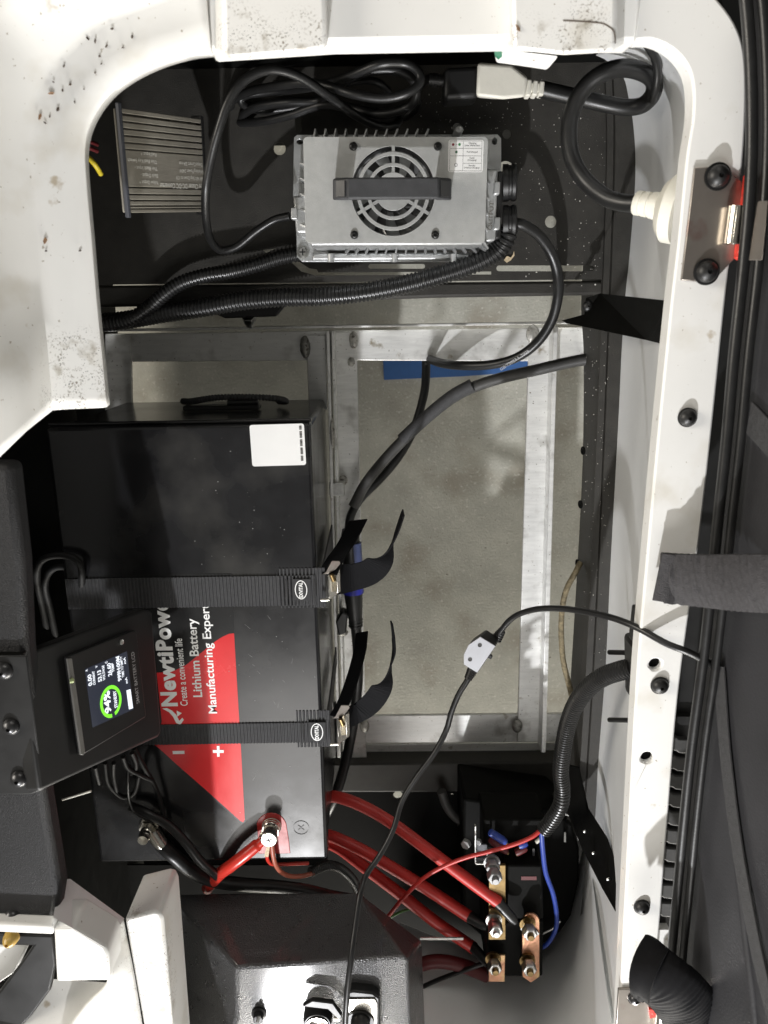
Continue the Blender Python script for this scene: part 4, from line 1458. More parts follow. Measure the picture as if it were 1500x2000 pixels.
dsp = thing('battery_display', 'small tilted battery monitor with lit screen reading 94 percent', 'display', onl(200, 1370, -.03))
nz_ = F_l.ez
obj('housing', prism([onl(*p, -.004) for p in ((40, 1282), (282, 1189), (298, 1193), (316, 1430), (310, 1440), (78, 1546))], 0, d=-nz_ * .016), 'black_plastic', dsp, bevel=.003, seg=3)
obj('mounting_flap', prism([P(u, v, ZP + .0012) for u, v in ((-60, 1281), (52, 1281), (84, 1543), (60, 1552), (-60, 1552))], .002), 'black_plastic', dsp, bevel=.001)
obj('bezel', prism([onl(*p, .0025) for p in ((134, 1282), (263, 1230), (267, 1233), (286, 1398), (283, 1402), (162, 1475))], 0, d=-nz_ * .006), 'black_plastic', dsp, bevel=.0012)
obj('trim_bar', prism([onl(*p, .0034) for p in ((132, 1286), (141, 1286), (167, 1470), (163, 1475), (158, 1474))], 0, d=-nz_ * .002), pbr('trim_grey', (.16, .155, .145), .45), dsp, bevel=.0004)
zs = .0028
scr = obj('screen', prism([onl(*p, zs) for p in ((166, 1307), (248, 1272), (260, 1386), (181, 1421))], 0, d=-nz_ * .0004), 'screen', dsp)
b = NB()


def ltext(bm, body_, p0, p1, hpx, off=.02):
    x0, y0 = hit(*p0, zs)
    x1, y1 = hit(*p1, zs)
    d_ = Vector((x1 - x0, y1 - y0))
    # baseline direction inside the plane
    e1 = (F_l.ex * d_.x + F_l.ey * d_.y).normalized()
    e2 = F_l.ez.cross(e1)
    if e2.dot(F_l.ey) < 0: e2 = -e2
    fr_ = Fr(F_l(x0, y0, zs), e1, e2, F_l.ez)
    k = hit(p0[0] - hpx, p0[1] + hpx * .3, zs)
    hh = abs(k[1] - y0)
    text(bm, body_, fr_, width=d_.length, height=hh, z=.0004, offset=off)


for t_ in (('94%', (216.5, 1391), (213, 1348), 12, .03), ('STANDBY', (229, 1381), (225.5, 1348), 5.5, .03), ('0.00', (179.5, 1338), (177, 1316), 7, .03), ('CURRENT', (186, 1337), (183.5, 1310), 4.2, .03),
           ('53.13', (198.5, 1330), (196, 1308), 7, .03), ('VOLTAGE', (205, 1328), (202.4, 1299), 4.2, .03), ('26.60', (218, 1319), (215, 1294), 7, .03), ('TEMP', (222.7, 1312), (220.6, 1294), 4.2, .03),
           ('999H:00M', (236.7, 1329), (231.8, 1281), 6.5, .03), ('TIME TO EMPTY', (242.3, 1322), (237.4, 1281), 4.2, .02), ('A', (170.5, 1311), (170, 1307), 4, .03), ('V', (190, 1303.5), (189.5, 1299), 4, .03),
           ('C', (209, 1295), (208.5, 1291), 4, .03), ('mA', (249, 1334), (247, 1322), 4, .03), ('mA', (245.5, 1296), (244, 1283), 4, .03)):
    ltext(b, *t_)
prism([onl(*p, zs + .0005) for p in ((247.5, 1348.5), (255, 1346), (260, 1383), (252.5, 1385.5))], 0, b, d=-nz_ * .0003)
obj('readout', b, 'lcd_white', scr)
cx_, cy_ = hit(216, 1370, zs)
e0 = hit(242.8, 1352, zs)
r0 = .5 * (abs(hit(213, 1406, zs)[0] - hit(222, 1337, zs)[0]))
r1 = r0 - .0032
b = NB()
vs0 = [];
N_ = 56
g0, g1 = -86, 256
for k in range(N_ + 1):
    t = R(g0 + (g1 - g0) * k / N_)
    vs0.append((b.verts.new(F_l(cx_ + r0 * math.sin(t - R(0)) * 1.0, cy_ + r0 * math.cos(t), zs + .0005)), b.verts.new(F_l(cx_ + r1 * math.sin(t), cy_ + r1 * math.cos(t), zs + .0005))))
for (a, c), (d, e) in zip(vs0, vs0[1:]):
    b.faces.new((a, d, e, c))
obj('charge_ring', b, 'lcd_green', scr)
b = NB()
ltext(b, 'SMART BATTERY LCD', (272, 1372.5), (261.2, 1272.5), 6, .004)
obj('lettering', b, 'bezel_print', dsp)
b = NB()
lathe(b, [(.0026, 0), (.0026, .001), (.0018, .0012), (.0015, .0006), (.0008, .0006), (.0006, .001), (0, .001)], onl(237, 1254, zs), F_l.ez, 18)
obj('button', b, 'zinc', dsp, smooth=40)
b = NB()
lathe(b, [(.0022, 0), (.0022, .003), (0, .004)], onl(136, 1330, .002), -F_l.ey + F_l.ez, 12)
obj('side_button', b, pbr('pale_green', (.35, .42, .18), .4), dsp, smooth=40)

# ================================================================== CABLES
def cab(name, label, pts, rpx, mat, n=10, seg=12, cat='cable', group=None, parent=None, abs_r=None):
    P3 = [P(*p) for p in pts]
    um, vm, zm = pts[len(pts) // 2]
    r_ = abs_r or rpx * px(vm, zm)
    return obj(name, cable(P3, r_, n, seg), mat, parent, smooth=60, label=None if parent else label, cat=None if parent else cat, group=group)


zc = .50
pc = thing('power_cord', 'coiled black power cord from the charger to the white plug', 'cable', P(640, 200, .46))
cab('cord', '', [(566, 422, .49), (535, 430, .485), (500, 452, .48), (462, 482, .475), (430, 488, .48), (410, 465, .50), (402, 420, .53), (402, 370, .55), (412, 310, .56), (428, 250, .57), (448, 195, .575), (480, 155, .575),
                 (530, 136, .57), (585, 150, .56), (640, 186, .54), (690, 222, .52), (735, 245, .50), (768, 246, .49), (780, 235, .48)], 9, 'rubber', parent=pc)
cab('cord', '', [(640, 196, .44), (560, 212, .438), (500, 214, .44), (472, 200, .45), (480, 186, .455), (520, 180, .46), (560, 176, .47), (620, 168, .50), (680, 150, .53), (740, 126, .55), (790, 124, .55), (818, 142, .55), (818, 165, .55), (790, 184, .55), (745, 192, .545), (690, 184, .54), (640, 168, .53), (590, 162, .52), (540, 168, .5), (490, 178, .47), (455, 196, .445), (450, 212, .425)], 9, 'rubber', parent=pc)
cab('cord', '', [(470, 236, .425), (480, 220, .44), (505, 208, .455), (560, 200, .47), (625, 196, .48), (660, 165, .51), (720, 140, .53), (775, 138, .535), (808, 158, .535), (812, 190, .53), (790, 212, .52), (740, 222, .51), (680, 210, .50), (630, 205, .48), (570, 224, .465), (520, 236, .45), (480, 240, .435), (460, 240, .42)], 9, 'rubber', parent=pc)
cab('cord', '', [(640, 178, .50), (690, 160, .51), (735, 160, .52), (760, 180, .51)], 7, 'rubber', parent=pc)
cab('cord', '', [(690, 215, .48), (740, 236, .47), (790, 228, .47), (815, 205, .48), (812, 180, .49), (830, 158, .505), (848, 152, .52)], 8, 'rubber', parent=pc)
obj('plug_body', prism([P(u, v, .53) for u, v in ((868, 130), (938, 126), (934, 192), (866, 196))], .03), 'black_plastic', pc, bevel=.005, seg=3)
b = NB()
p0, p1 = P(838, 156, .52), P(870, 158, .52)
for k in range(5):
    c = p0.lerp(p1, k / 5)
    tube(b, [c, c.lerp(p1, .12)], .0068 - .0002 * (5 - k), 12)
tube(b, [p0, p1], .005, 12)
obj('strain_relief', b, 'black_plastic', pc, smooth=40)

ext = thing('charge_lead', 'thick black looped cable with cream plugs at both ends', 'cable', P(1120, 300, .46))
# cream plug
b = frustum([(932, 122), (1000, 126), (1032, 152), (1026, 190), (984, 194), (930, 188)], .545, [(938, 124), (996, 130), (1028, 152), (1024, 186), (982, 194), (930, 192)], .515)
obj('cream_plug', b, 'plug_white', ext, bevel=.003, seg=3)
prv = None
for k in range(3):
    u = 1030 + k * 12.5
    b = prism([P(u, 154 + k * 1.5, .538), P(u + 9.5, 155 + k * 1.5, .538), P(u + 7, 187 - k * .5, .538), P(u - 3, 186 - k, .538)], .014)
    obj('relief_ring', b, 'plug_white', ext, bevel=.0012)
obj('relief_core', prism(PL([(1028, 160), (1064, 162), (1060, 180), (1026, 178)], .536), .010), 'plug_white', ext, bevel=.001)
cab('lead', '', [(1056, 174, .53), (1100, 184, .53), (1160, 198, .53), (1215, 209, .535), (1252, 206, .545), (1274, 186, .56), (1277, 160, .575), (1258, 142, .585), (1220, 133, .59), (1180, 142, .59), (1145, 168, .585), (1120, 210, .58), (1111, 260, .58), (1118, 310, .585),
                 (1142, 352, .595), (1180, 384, .605), (1215, 396, .615), (1246, 398, .625)], 15, 'rubber', parent=ext, seg=18, abs_r=.0072)
# small stay behind the loop
q0, q1 = P(1242, 396, .625), P(1318, 408, .645)
ax = (q1 - q0).normalized()
b = NB()
Lq = (q1 - q0).length
lathe(b, [(.0092, 0), (.0098, .001), (.0098, .005), (.0088, .0055), (.0088, .007), (.0100, .0075), (.0100, .0115), (.0090, .012), (.0090, .0135), (.0104, .014), (.0110, Lq * .62), (.021, Lq * .74), (.027, Lq * .92), (.027, Lq * 1.2)], q0, ax, 28)
obj('round_plug', b, 'plug_white', ext, smooth=35)
cab('stay_cord', 'dark cord hanging from the arch behind the looped cable', [(1262, 84, .62), (1278, 110, .61), (1284, 140, .60), (1281, 170, .59), (1274, 196, .575)], 8, 'rubber')
g = thing('output_cable', 'smooth black charger cable curling over the aluminium frame', 'cable', P(1090, 560, .45))
cab('cable', '', [(998, 436, .487), (1022, 440, .487), (1050, 458, .48), (1074, 490, .47), (1088, 530, .46), (1090, 575, .44), (1078, 625, .42), (1050, 668, .40), (1010, 698, .385), (960, 712, .37), (905, 714, .35), (865, 710, .32), (840, 702, .285)], 9, 'rubber', parent=g, seg=14, abs_r=.0056)
cab('cable', '', [(832, 695, .262), (832, 730, .27), (827, 775, .28), (808, 838, .29), (780, 890, .30), (742, 936, .31), (706, 972, .32), (686, 1005, .325), (681, 1036, .325)], 9, 'rubber', parent=g, seg=14, abs_r=.0058)
b = NB()
text(b, 'GB/T5023.5-2008', Fr(P(978, 719.5, .3815), (P(1044, 676, .406) - P(978, 719.5, .3815)).normalized(), Vector((-.5, .8, .3)).normalized()), height=.0038, width=.042, z=.003, y=-.0017)
obj('lettering', b, pbr('cable_print', (.30, .30, .30), .5), g)
g = cab('taped_cable', 'dusty grey taped cable running from the rail to the blue ringed connector', [(1180, 697, .36), (1120, 706, .352), (1050, 722, .345), (980, 738, .338), (925, 756, .332), (880, 780, .326), (830, 820, .322), (785, 862, .32), (745, 905, .322), (712, 948, .325), (690, 990, .328)], 11, 'rubber_grey', seg=14)
b = tube(NB(), crv([P(922, 752, .336), P(880, 776, .33), P(830, 817, .326), P(785, 859, .324)], 6), .0082, 14)
obj('tape_wrap', b, 'web', g, smooth=60)

# corrugated conduits
g = thing('corrugated_conduit', 'black corrugated conduit from the charger ports with a lighter branch at left', 'conduit', P(600, 580, .40))
obj('main_run', conduit([P(*p) for p in ((993, 442, .49), (988, 466, .49), (968, 492, .485), (925, 515, .48), (860, 537, .475), (790, 556, .47), (710, 571, .465), (630, 579, .46), (550, 581, .455), (470, 588, .45), (390, 602, .445), (310, 614, .44), (240, 626, .435), (150, 634, .43))], .0102), 'conduit', g, smooth=35)
obj('branch', conduit([P(*p) for p in ((590, 496, .445), (548, 503, .448), (500, 518, .45), (450, 530, .452), (400, 538, .452), (355, 552, .452), (320, 575, .452), (285, 605, .45), (250, 625, .448), (205, 634, .445), (150, 638, .44))], .0078, .0040), 'conduit', g, smooth=35)
g = thing('corrugated_conduit', 'glossy black corrugated conduit bending from the white frame down to the contactor', 'conduit', P(1100, 1500, .42))
obj('main_run', conduit([P(*p) for p in ((1240, 1304, .64), (1212, 1310, .625), (1178, 1322, .60), (1148, 1344, .575), (1124, 1376, .55), (1109, 1415, .53), (1100, 1460, .515), (1095, 1505, .505), (1098, 1540, .50), (1095, 1572, .50), (1078, 1602, .495), (1062, 1622, .49))], .0098, .0042), 'conduit', g, smooth=35)
b = NB()
c = P(1240, 1304, .64)
lathe(b, [(.013, -.004), (.022, .002), (.022, .010), (.019, .010)], c, (1, 0, .1), 24)
obj('socket_flange', b, 'black_plastic', g, smooth=40)
obj('socket_block', prism([P(1236, 1260, .655), P(1262, 1255, .655), P(1256, 1390, .655), P(1238, 1375, .655)], .03), 'black_plastic', g, bevel=.004)
obj('socket_tab', prism([P(1247, 1195, .675), P(1262, 1195, .675), P(1256, 1262, .675), P(1240, 1262, .675)], .02), 'black_plastic', g, bevel=.002)
for v in (1274, 1406):
    obj('socket_pin', tube(NB(), [P(1190, v, .60), P(1245, v + 1, .64)], .0025, 10), 'black_plastic', g, smooth=40)
cab('frayed_wire', 'frayed tan wire hanging along the black rail at right', [(1134, 1098, .39), (1124, 1118, .395), (1108, 1148, .40), (1099, 1182, .40), (1096, 1230, .40), (1100, 1290, .40), (1112, 1340, .40), (1122, 1385, .395), (1126, 1430, .39), (1120, 1490, .38), (1105, 1530, .37)], 5.5, 'cord', cat='wire')

# blue ringed inline connector and the cable after it
g = thing('inline_connector', 'black inline connector with a blue ring beside the battery', 'connector', P(690, 1130, .31))
zz = .325
obj('body', tube(NB(), [P(684, 1034, zz), P(684.5, 1046, zz), P(685, 1050, zz), P(689, 1140, zz)], [.011, .0125, .0115, .0125], 20), 'black_plastic', g, smooth=40)
obj('blue_ring', tube(NB(), [P(689, 1139, zz), P(690, 1157, zz)], .0145, 24), 'blue_ring', g, smooth=40)
obj('blue_sleeve', tube(NB(), [P(692, 1060, zz + .002), P(697, 1138, zz + .002)], .0095, 16), pbr('blue_grey', (.07, .09, .20), .4), g, smooth=40)
obj('tail_body', tube(NB(), [P(690, 1157, zz), P(692, 1185, zz), P(694, 1208, zz), P(695, 1226, zz)], [.0128, .0115, .0095, .008], 20), 'black_plastic', g, smooth=40)
for v in (1208, 1214, 1220):
    obj('relief_ring', tube(NB(), [P(694.5, v, zz), P(694.6, v + 3, zz)], .0098, 18), 'black_plastic', g, smooth=40)
cab('cable', '', [(695, 1222, zz), (699, 1270, zz), (699, 1330, zz), (692, 1400, .32), (683, 1450, .32), (672, 1500, .33), (652, 1560, .34), (620, 1620, .33)], 10, 'rubber', parent=g, seg=14)
b = prism([P(655, 1215, .335), P(668, 1195, .335), P(680, 1200, .335), P(676, 1236, .335), P(662, 1243, .335)], .02)
obj('rubber_foot', b, 'black_plastic', label='small black clip on the guide rail below the buckle', cat='clip', bevel=.002)

# inline switch cord
g = thing('switch_cord', 'thin black cord with a small grey inline switch hanging over the opening', 'cord', P(935, 1275, .53))
cab('cord', '', [(1440, 1330, .64), (1412, 1312, .69), (1383, 1294, .718), (1345, 1274, .72), (1300, 1256, .712), (1245, 1226, .695), (1200, 1208, .675), (1150, 1196, .65), (1100, 1189, .625), (1055, 1189, .605), (1020, 1197, .585), (995, 1212, .57), (972, 1240, .555)], 6, 'rubber', parent=g, abs_r=.0030)
cab('cord', '', [(922, 1308, .555), (912, 1330, .555), (896, 1356, .555), (882, 1390, .555), (872, 1425, .555), (850, 1468, .56), (815, 1516, .565), (785, 1565, .57), (768, 1620, .58), (742, 1670, .59), (715, 1710, .60), (703, 1750, .615), (694, 1810, .63), (686, 1870, .645), (678, 1940, .655), (673, 2030, .66)], 6, 'rubber', parent=g, abs_r=.0032)
zz = .575
obj('switch_body', frustum([(938, 1244), (968, 1262), (932, 1314), (906, 1298), (906, 1279), (915, 1260)], zz - .001, [(950, 1229), (977, 1246), (936, 1309), (911, 1290), (914, 1266), (926, 1246)], zz - .022), 'black_plastic', g, bevel=.0015)
sp = obj('switch_plate', prism(PL([(938, 1244), (968, 1262), (932, 1314), (906, 1298), (906, 1279), (915, 1260)], zz), .0012), 'bright_alu', g, bevel=.0004)
for (u, v) in ((937, 1260), (918, 1288)):
    b = NB()
    lathe(b, [(.0022, .0001), (.0022, .0004), (0, .0003)], P(u, v, zz), seg=16)
    obj('screw_hole', b, 'ink', sp)
obj('slider', prism([P(956, 1278, zz - .006), P(963, 1282, zz - .006), P(959, 1289, zz - .006), P(952, 1285, zz - .006)], .005), 'black_plastic', g, bevel=.0008)
for (a_, c_) in (((980, 1232, .555), (968, 1250, .553)), ((914, 1326, .555), (924, 1306, .553))):
    b = NB()
    p0, p1 = P(*a_), P(*c_)
    for k in range(5):
        x0 = p0.lerp(p1, k / 5); x1 = p0.lerp(p1, (k + .6) / 5)
        tube(b, [x0, x1], .0044 + .0004 * k, 12)
    tube(b, [p0, p1], .0036, 12)
    obj('strain_relief', b, 'black_plastic', g, smooth=40)

# red power cables to the contactor
for (lab_, pts, e0, e1) in (('thick red cable, uppermost of the three leading to the contactor', [(630, 1556, .40), (660, 1557, .41), (705, 1573, .42), (760, 1604, .43), (830, 1655, .45), (900, 1708, .465), (974, 1763, .48)], (972, 1762, .48), (1008, 1802, .49)),
                            ('thick red cable, middle of the three leading to the contactor', [(630, 1628, .39), (660, 1638, .40), (710, 1662, .41), (770, 1697, .42), (840, 1740, .43), (916, 1790, .44)], (914, 1789, .44), (952, 1812, .46)),
                            ('thick red cable, lowest of the three leading to the contactor', [(630, 1640, .37), (665, 1658, .38), (710, 1692, .39), (780, 1745, .40), (850, 1800, .41), (926, 1852, .42)], (922, 1848, .42), (960, 1888, .45))):
    g = thing('red_cable', lab_, 'cable', P(*pts[3]), group='red cables to the contactor')
    cab('cable', '', pts, 11.5, 'red_cable', parent=g, seg=16)
    p0, p1 = P(*e0), P(*e1)
    obj('shrink_sleeve', tube(NB(), [p0, p0.lerp(p1, .15), p0.lerp(p1, .8), p1], [.0076, .0074, .0062, .004], 14), 'rubber', g, smooth=60)
cab('red_wire', 'thin red wire arcing from the corrugated conduit above the thick red cables', [(1062, 1616, .49), (1040, 1634, .492), (1005, 1649, .49), (960, 1662, .485), (910, 1675, .48), (865, 1693, .475), (825, 1717, .47), (785, 1757, .46), (750, 1800, .45)], 4, 'red_cable', cat='wire')
cab('blue_wire', 'thin blue wire dropping from the conduit down beside the contactor', [(1057, 1620, .49), (1060, 1660, .485), (1066, 1705, .475), (1080, 1745, .465), (1087, 1785, .455), (1085, 1815, .45), (1070, 1842, .445), (1054, 1852, .44)], 4.5, 'blue_wire', cat='wire')
cab('green_wire', 'short green wire end near the lower red cable', [(758, 1794, .40), (785, 1780, .40), (812, 1772, .39), (820, 1764, .39)], 2.6, 'green_wire', cat='wire')
cab('dark_red_cable', 'dark red cable low beside the speckled box', [(800, 1890, .42), (850, 1878, .42), (900, 1885, .42), (950, 1905, .41)], 13, 'dk_red_wire', seg=14)
cab('black_cable', 'thin black cable crossing the grey wall below the contactor', [(815, 1932, .42), (860, 1912, .42), (915, 1892, .43), (950, 1880, .43)], 4.5, 'rubber')
cab('pan_hose', 'dull brown hose looped on the floor pan behind the contactor', [(862, 1545, .32), (876, 1580, .32), (905, 1606, .32), (950, 1618, .32), (1010, 1612, .32), (1058, 1588, .33), (1095, 1545, .35), (1120, 1500, .36)], 9, 'rubber_grey', seg=12, cat='hose')
# small wires at the positive post and the black leads below the battery
g = thing('positive_lead', 'short thick red lead on the positive battery post', 'cable', P(470, 1675, .53))
obj('lead', tube(NB(), crv([P(516, 1640, .546), P(498, 1654, .548), P(478, 1670, .549), P(452, 1690, .546), P(428, 1708, .53), (P(405, 1735, .49))], 8), [.0058] * 6 + [.0072] * 35, 16), 'red_gloss', g, smooth=60)
obj('lug_barrel', tube(NB(), [P(526, 1632, .544), P(512, 1643, .546)], [.006, .0062], 14), 'chrome', g, smooth=40)
cab('copper_wire', '', [(531, 1650, .545), (533, 1668, .544), (538, 1688, .54), (549, 1703, .53), (566, 1711, .52), (590, 1711, .51), (613, 1705, .50)], 4.5, pbr('copper_red_wire', (.36, .10, .06), .4), parent=g)
cab('thin_wire', '', [(523, 1662, .543), (522, 1676, .54), (530, 1687, .53), (550, 1688, .52), (575, 1687, .51), (602, 1686, .50)], 3.6, 'red_gloss', parent=g)
obj('wire_tag', prism([P(522, 1646, .548), P(528, 1648, .548), P(524, 1674, .546), P(516, 1673, .546)], .0008), 'straw', g)
cab('negative_lead', 'thick black lead from the negative post under the battery end', [(314, 1648, .538), (340, 1672, .54), (375, 1700, .53), (420, 1720, .51), (480, 1728, .49), (540, 1732, .47), (600, 1740, .45), (650, 1752, .43), (700, 1760, .41)], 13, 'rubber', seg=16)
cab('black_lead', 'black lead running along the battery top toward the red lug', [(255, 1575, .54), (290, 1590, .545), (330, 1612, .545), (362, 1645, .55), (390, 1680, .55), (412, 1700, .545), (425, 1712, .53)], 9, 'rubber', seg=14)
cab('thin_lead', 'thin black wire bending below the display to the negative post', [(252, 1494, .56), (250, 1525, .56), (252, 1560, .55), (262, 1584, .545), (282, 1598, .545), (300, 1606, .543)], 3.2, 'rubber', cat='wire')
for lab_, pts in (('hooked thin black wire below the display, rightmost of the display wires', [(258, 1470, .58), (266, 1490, .57), (263, 1506, .56), (250, 1512, .55)]),
                  ('thin black wire slanting out below the display with a loose tip', [(240, 1478, .58), (250, 1500, .57), (275, 1514, .56), (298, 1524, .55)]),
                  ('thin black wire dropping straight below the middle of the display', [(222, 1490, .58), (222, 1515, .57), (228, 1545, .56)]),
                  ('thick black cable curving from the display corner toward the negative post', [(262, 1462, .57), (282, 1500, .56), (300, 1530, .545), (316, 1575, .54), (322, 1620, .54)]),
                  ('thick black cable looping below the display and back into the dark gap', [(205, 1490, .57), (212, 1530, .56), (238, 1556, .55), (262, 1548, .55), (272, 1515, .56)]),
                  ('short black wire stub below the display, leftmost of the display wires', [(186, 1498, .58), (190, 1515, .57), (194, 1530, .56)])):
    cab('display_wire', lab_, pts, 4.5, 'rubber_matte', cat='wire', group='wires under the battery display')
obj('corrugated_sleeve', conduit([P(*p) for p in ((606, 1704, .50), (625, 1694, .49), (645, 1690, .48), (668, 1698, .47), (690, 1720, .46), (702, 1750, .45), (706, 1790, .44), (700, 1830, .43))], .0062, .0028, .18), 'conduit', smooth=35, label='thin corrugated black sleeve at the battery corner below the red wires', cat='sleeve')
for pts in ([(92, 1235, .40), (84, 1190, .48), (72, 1125, .53), (85, 1092, .54), (125, 1085, .54), (155, 1100, .54), (160, 1140, .53), (155, 1185, .50), (150, 1235, .40)], [(108, 1240, .40), (98, 1190, .48), (88, 1140, .51), (105, 1110, .52), (140, 1110, .52), (168, 1135, .51), (178, 1180, .48), (182, 1230, .40)]):
    cab('coiled_cord', {92: 'larger outer loop of thin black cord in the dark left gap', 108: 'inner loop of thin black cord in the dark left gap'}[pts[0][0]], pts, 7, 'rubber_matte', group='coiled cords in the left gap', cat='cord')
obj('zip_tie', tube(NB(), [P(122, 1562, .60), P(178, 1545, .61)], .0012, 8), 'plug_white', label='pale thin tie end below the display bracket', cat='tie')

# ================================================================== CONTACTOR
ct = thing('contactor', 'black motor contactor with copper bus bars and four plated nuts', 'contactor', P(1010, 1760, .30))
obj('cup', prism(PL([(905, 1560), (1090, 1586), (1118, 1610), (1132, 1660), (1132, 1720), (1116, 1790), (1094, 1822), (1060, 1846), (960, 1846), (905, 1800)], .385), .09), 'black_flat', ct, bevel=.004)
obj('lit_edge', tube(NB(), [P(1052, 1826, .40), P(1078, 1814, .40), P(1094, 1798, .40)], .0022, 8), 'zinc', ct, smooth=50)  # bright strip drawn in for the lit edge of the cup
obj('coil_body', prism(PL([(990, 1690), (1060, 1690), (1062, 1796), (990, 1796)], .465), .08), 'black_flat', ct, bevel=.003)
obj('end_block', prism(PL([(950, 1800), (1062, 1800), (1060, 1908), (952, 1908)], .462), .09), 'black_flat', ct, bevel=.003)
obj('top_block', prism(PL([(945, 1600), (1066, 1600), (1064, 1692), (945, 1692)], .43), .06), 'black_flat', ct, bevel=.003)
obj('bus_bar', prism(PL([(955, 1690), (988, 1690), (988, 1836), (954, 1836)], .476), .004), 'brass', ct, bevel=.0008)
rb = [P(1037 + 17 * math.cos(R(t)), 1800 - 15 * math.sin(R(t)), .481) for t in range(0, 181, 20)] + [P(1020, 1908, .481), P(1037, 1920, .481), P(1054, 1908, .481)]
obj('bus_bar', prism(rb, .004), 'copper', ct, bevel=.0008)
obj('bus_bar', prism(PL([(955, 1866), (987, 1866), (986, 1918), (954, 1918)], .476), .004), 'copper', ct, bevel=.0008)
obj('bus_step', prism(PL([(955, 1775), (988, 1775), (988, 1808), (955, 1808)], .480), .006), 'brass', ct, bevel=.0012)
for (u, v, zt_, zb_, sm, nm) in ((970, 1826, .506, .480, 'zinc', 'zinc'), (1037, 1832, .506, .481, 'brass', 'zinc'), (968, 1900, .500, .476, 'brass', 'zinc'), (1036, 1902, .504, .481, 'brass', 'zinc'), (968, 1722, .512, .476, 'zinc_dull', 'zinc_dull')):
    if 'zinc_dull' not in M:
        M['zinc_dull'] = pbr('dull_zinc', (.30, .30, .30), .5, metal=.8, var=.2, vs=150)
    c = P(u, v, zt_)
    h_ = zt_ - zb_
    b = NB()
    lathe(b, [(.0046, -h_), (.0046, .0), (.0038, .0012), (0, .0012)], c, seg=16)
    lathe(b, [(.0105, -h_), (.0105, -h_ + .003), (.0075, -h_ + .0032)], c, seg=24)
    n1 = obj('stud', b, sm, ct, smooth=40)
    b = NB()
    hexnut(b, c - Vector((0, 0, .015)), .0094, .0115)
    obj('nut', b, nm, n1, bevel=.0006)
    if sm == 'zinc_dull' or u == 970:
        b = NB()
        hexnut(b, c - Vector((0, 0, h_ - .006)), .0094, .009)
        obj('nut', b, nm, n1, bevel=.0006)
obj('flag', prism([P(1016, 1815, .484), P(1030, 1800, .4845), P(1054, 1824, .484), P(1038, 1838, .484)], .002), 'zinc', ct, bevel=.0004)
b = ribbon(NB(), [P(928, 1612, .46), P(928, 1650, .46), P(928, 1682, .455), P(931, 1685, .455), P(948, 1685, .455), P(951, 1682, .455), P(951, 1660, .46)], .006, Vector((0, 0, 1)), .0012)
obj('wire_bracket', b, 'zinc', ct)
obj('bracket_tab', prism(PL([(931, 1650), (951, 1650), (951, 1683), (931, 1683)], .448), .002), 'slate', ct)
b = NB(); hexnut(b, P(912, 1646, .44), .0068, .006, (-.6, 0, 1)); obj('small_nut', b, 'zinc_dull', ct, bevel=.0004)
b = NB(); hexnut(b, P(936, 1643, .455), .0045, .004, (-.6, 0, 1)); obj('small_nut', b, 'zinc_dull', ct, bevel=.0004)
for (p0, p1, m_) in (((957, 1625, .465), (988, 1645, .465), 'blue_wire'), ((1014, 1652, .46), (1029, 1645, .46), 'blue_wire'), ((958, 1640, .455), (990, 1664, .455), 'dk_red_wire'), ((1008, 1666, .455), (1028, 1655, .455), 'dk_red_wire')):
    p0, p1 = P(*p0), P(*p1)
    c_ = obj('crimp_terminal', tube(NB(), [p0, p0.lerp(p1, .2), p0.lerp(p1, .8), p1], [.0042, .0050, .0050, .0036], 12), m_, ct, smooth=40)
    tip = p1 if p1.x < P(1000, 1650, .46).x else p0
    b = NB(); bmesh.ops.create_icosphere(b, subdivisions=2, radius=.0022, matrix=Matrix.Translation(tip + Vector((.001, -.001, .001))))
    obj('crimp_tip', b, 'brass', c_, smooth=60)
obj('pin', tube(NB(), [P(1047, 1645, .46), P(1056, 1638, .46)], .0026, 10), 'plug_white', ct, smooth=40)
obj('slot_edge', prism(PL([(1040, 1658), (1044, 1658), (1045, 1694), (1041, 1694)], .447), .002), 'zinc_dull', ct)
obj('red_mark', prism(PL([(1018, 1712), (1048, 1712), (1048, 1719), (1018, 1719)], .4656), .0004), 'dk_red_wire', ct)
obj('pale_slot', prism(PL([(1102, 1626), (1105, 1626), (1105.5, 1645), (1101.5, 1645)], .389), .001), 'white_print', ct)
obj('pan_edge', ribbon(NB(), crv([P(1085, 1587, .40), P(1105, 1590, .40), P(1117, 1597, .40), P(1122, 1612, .40), P(1130, 1640, .40)], 5), .003, Vector((0, 0, 1)), .0015), 'zinc', ct)

# ================================================================== SPECKLED BOX AT THE BOTTOM
bxr = thing('control_box', 'black speckled control box with key switch and round ports at the bottom', 'control box', P(620, 1960, .50))
zx = .60
obj('shell', frustum([(462, 1893), (470, 1889), (790, 1868), (797, 1872), (815, 2260), (330, 2260), (462, 1990)], zx, [(330, 1745), (470, 1742), (700, 1742), (824, 1838), (840, 2260), (300, 2260), (318, 1900)], .50), 'grey_crackle', bxr, bevel=.005, seg=3)
b = NB(); lathe(b, [(.0085, 0), (.0085, .002), (.006, .003), (.0055, .010), (0, .011)], P(506, 1978, zx), seg=20)
obj('push_button', b, 'black_plastic', bxr, smooth=40)
obj('button_pin', tube(NB(), [P(506, 1984, zx + .01), P(503, 1996, zx + .013)], .002, 10), 'zinc', bxr, smooth=40)
b = NB(); lathe(b, [(.0165, 0), (.0165, .010), (.0150, .018), (.0135, .018), (.0135, .004), (0, .004)], P(622, 1976, zx + .001), seg=32)
obj('round_port', b, 'black_plastic', bxr, smooth=40)
b = NB(); lathe(b, [(.0128, .012), (.0128, .020), (.0108, .020), (.0108, .006)], P(622, 1976, zx + .001), seg=32)
obj('port_ring', b, 'chrome', bxr, smooth=40)
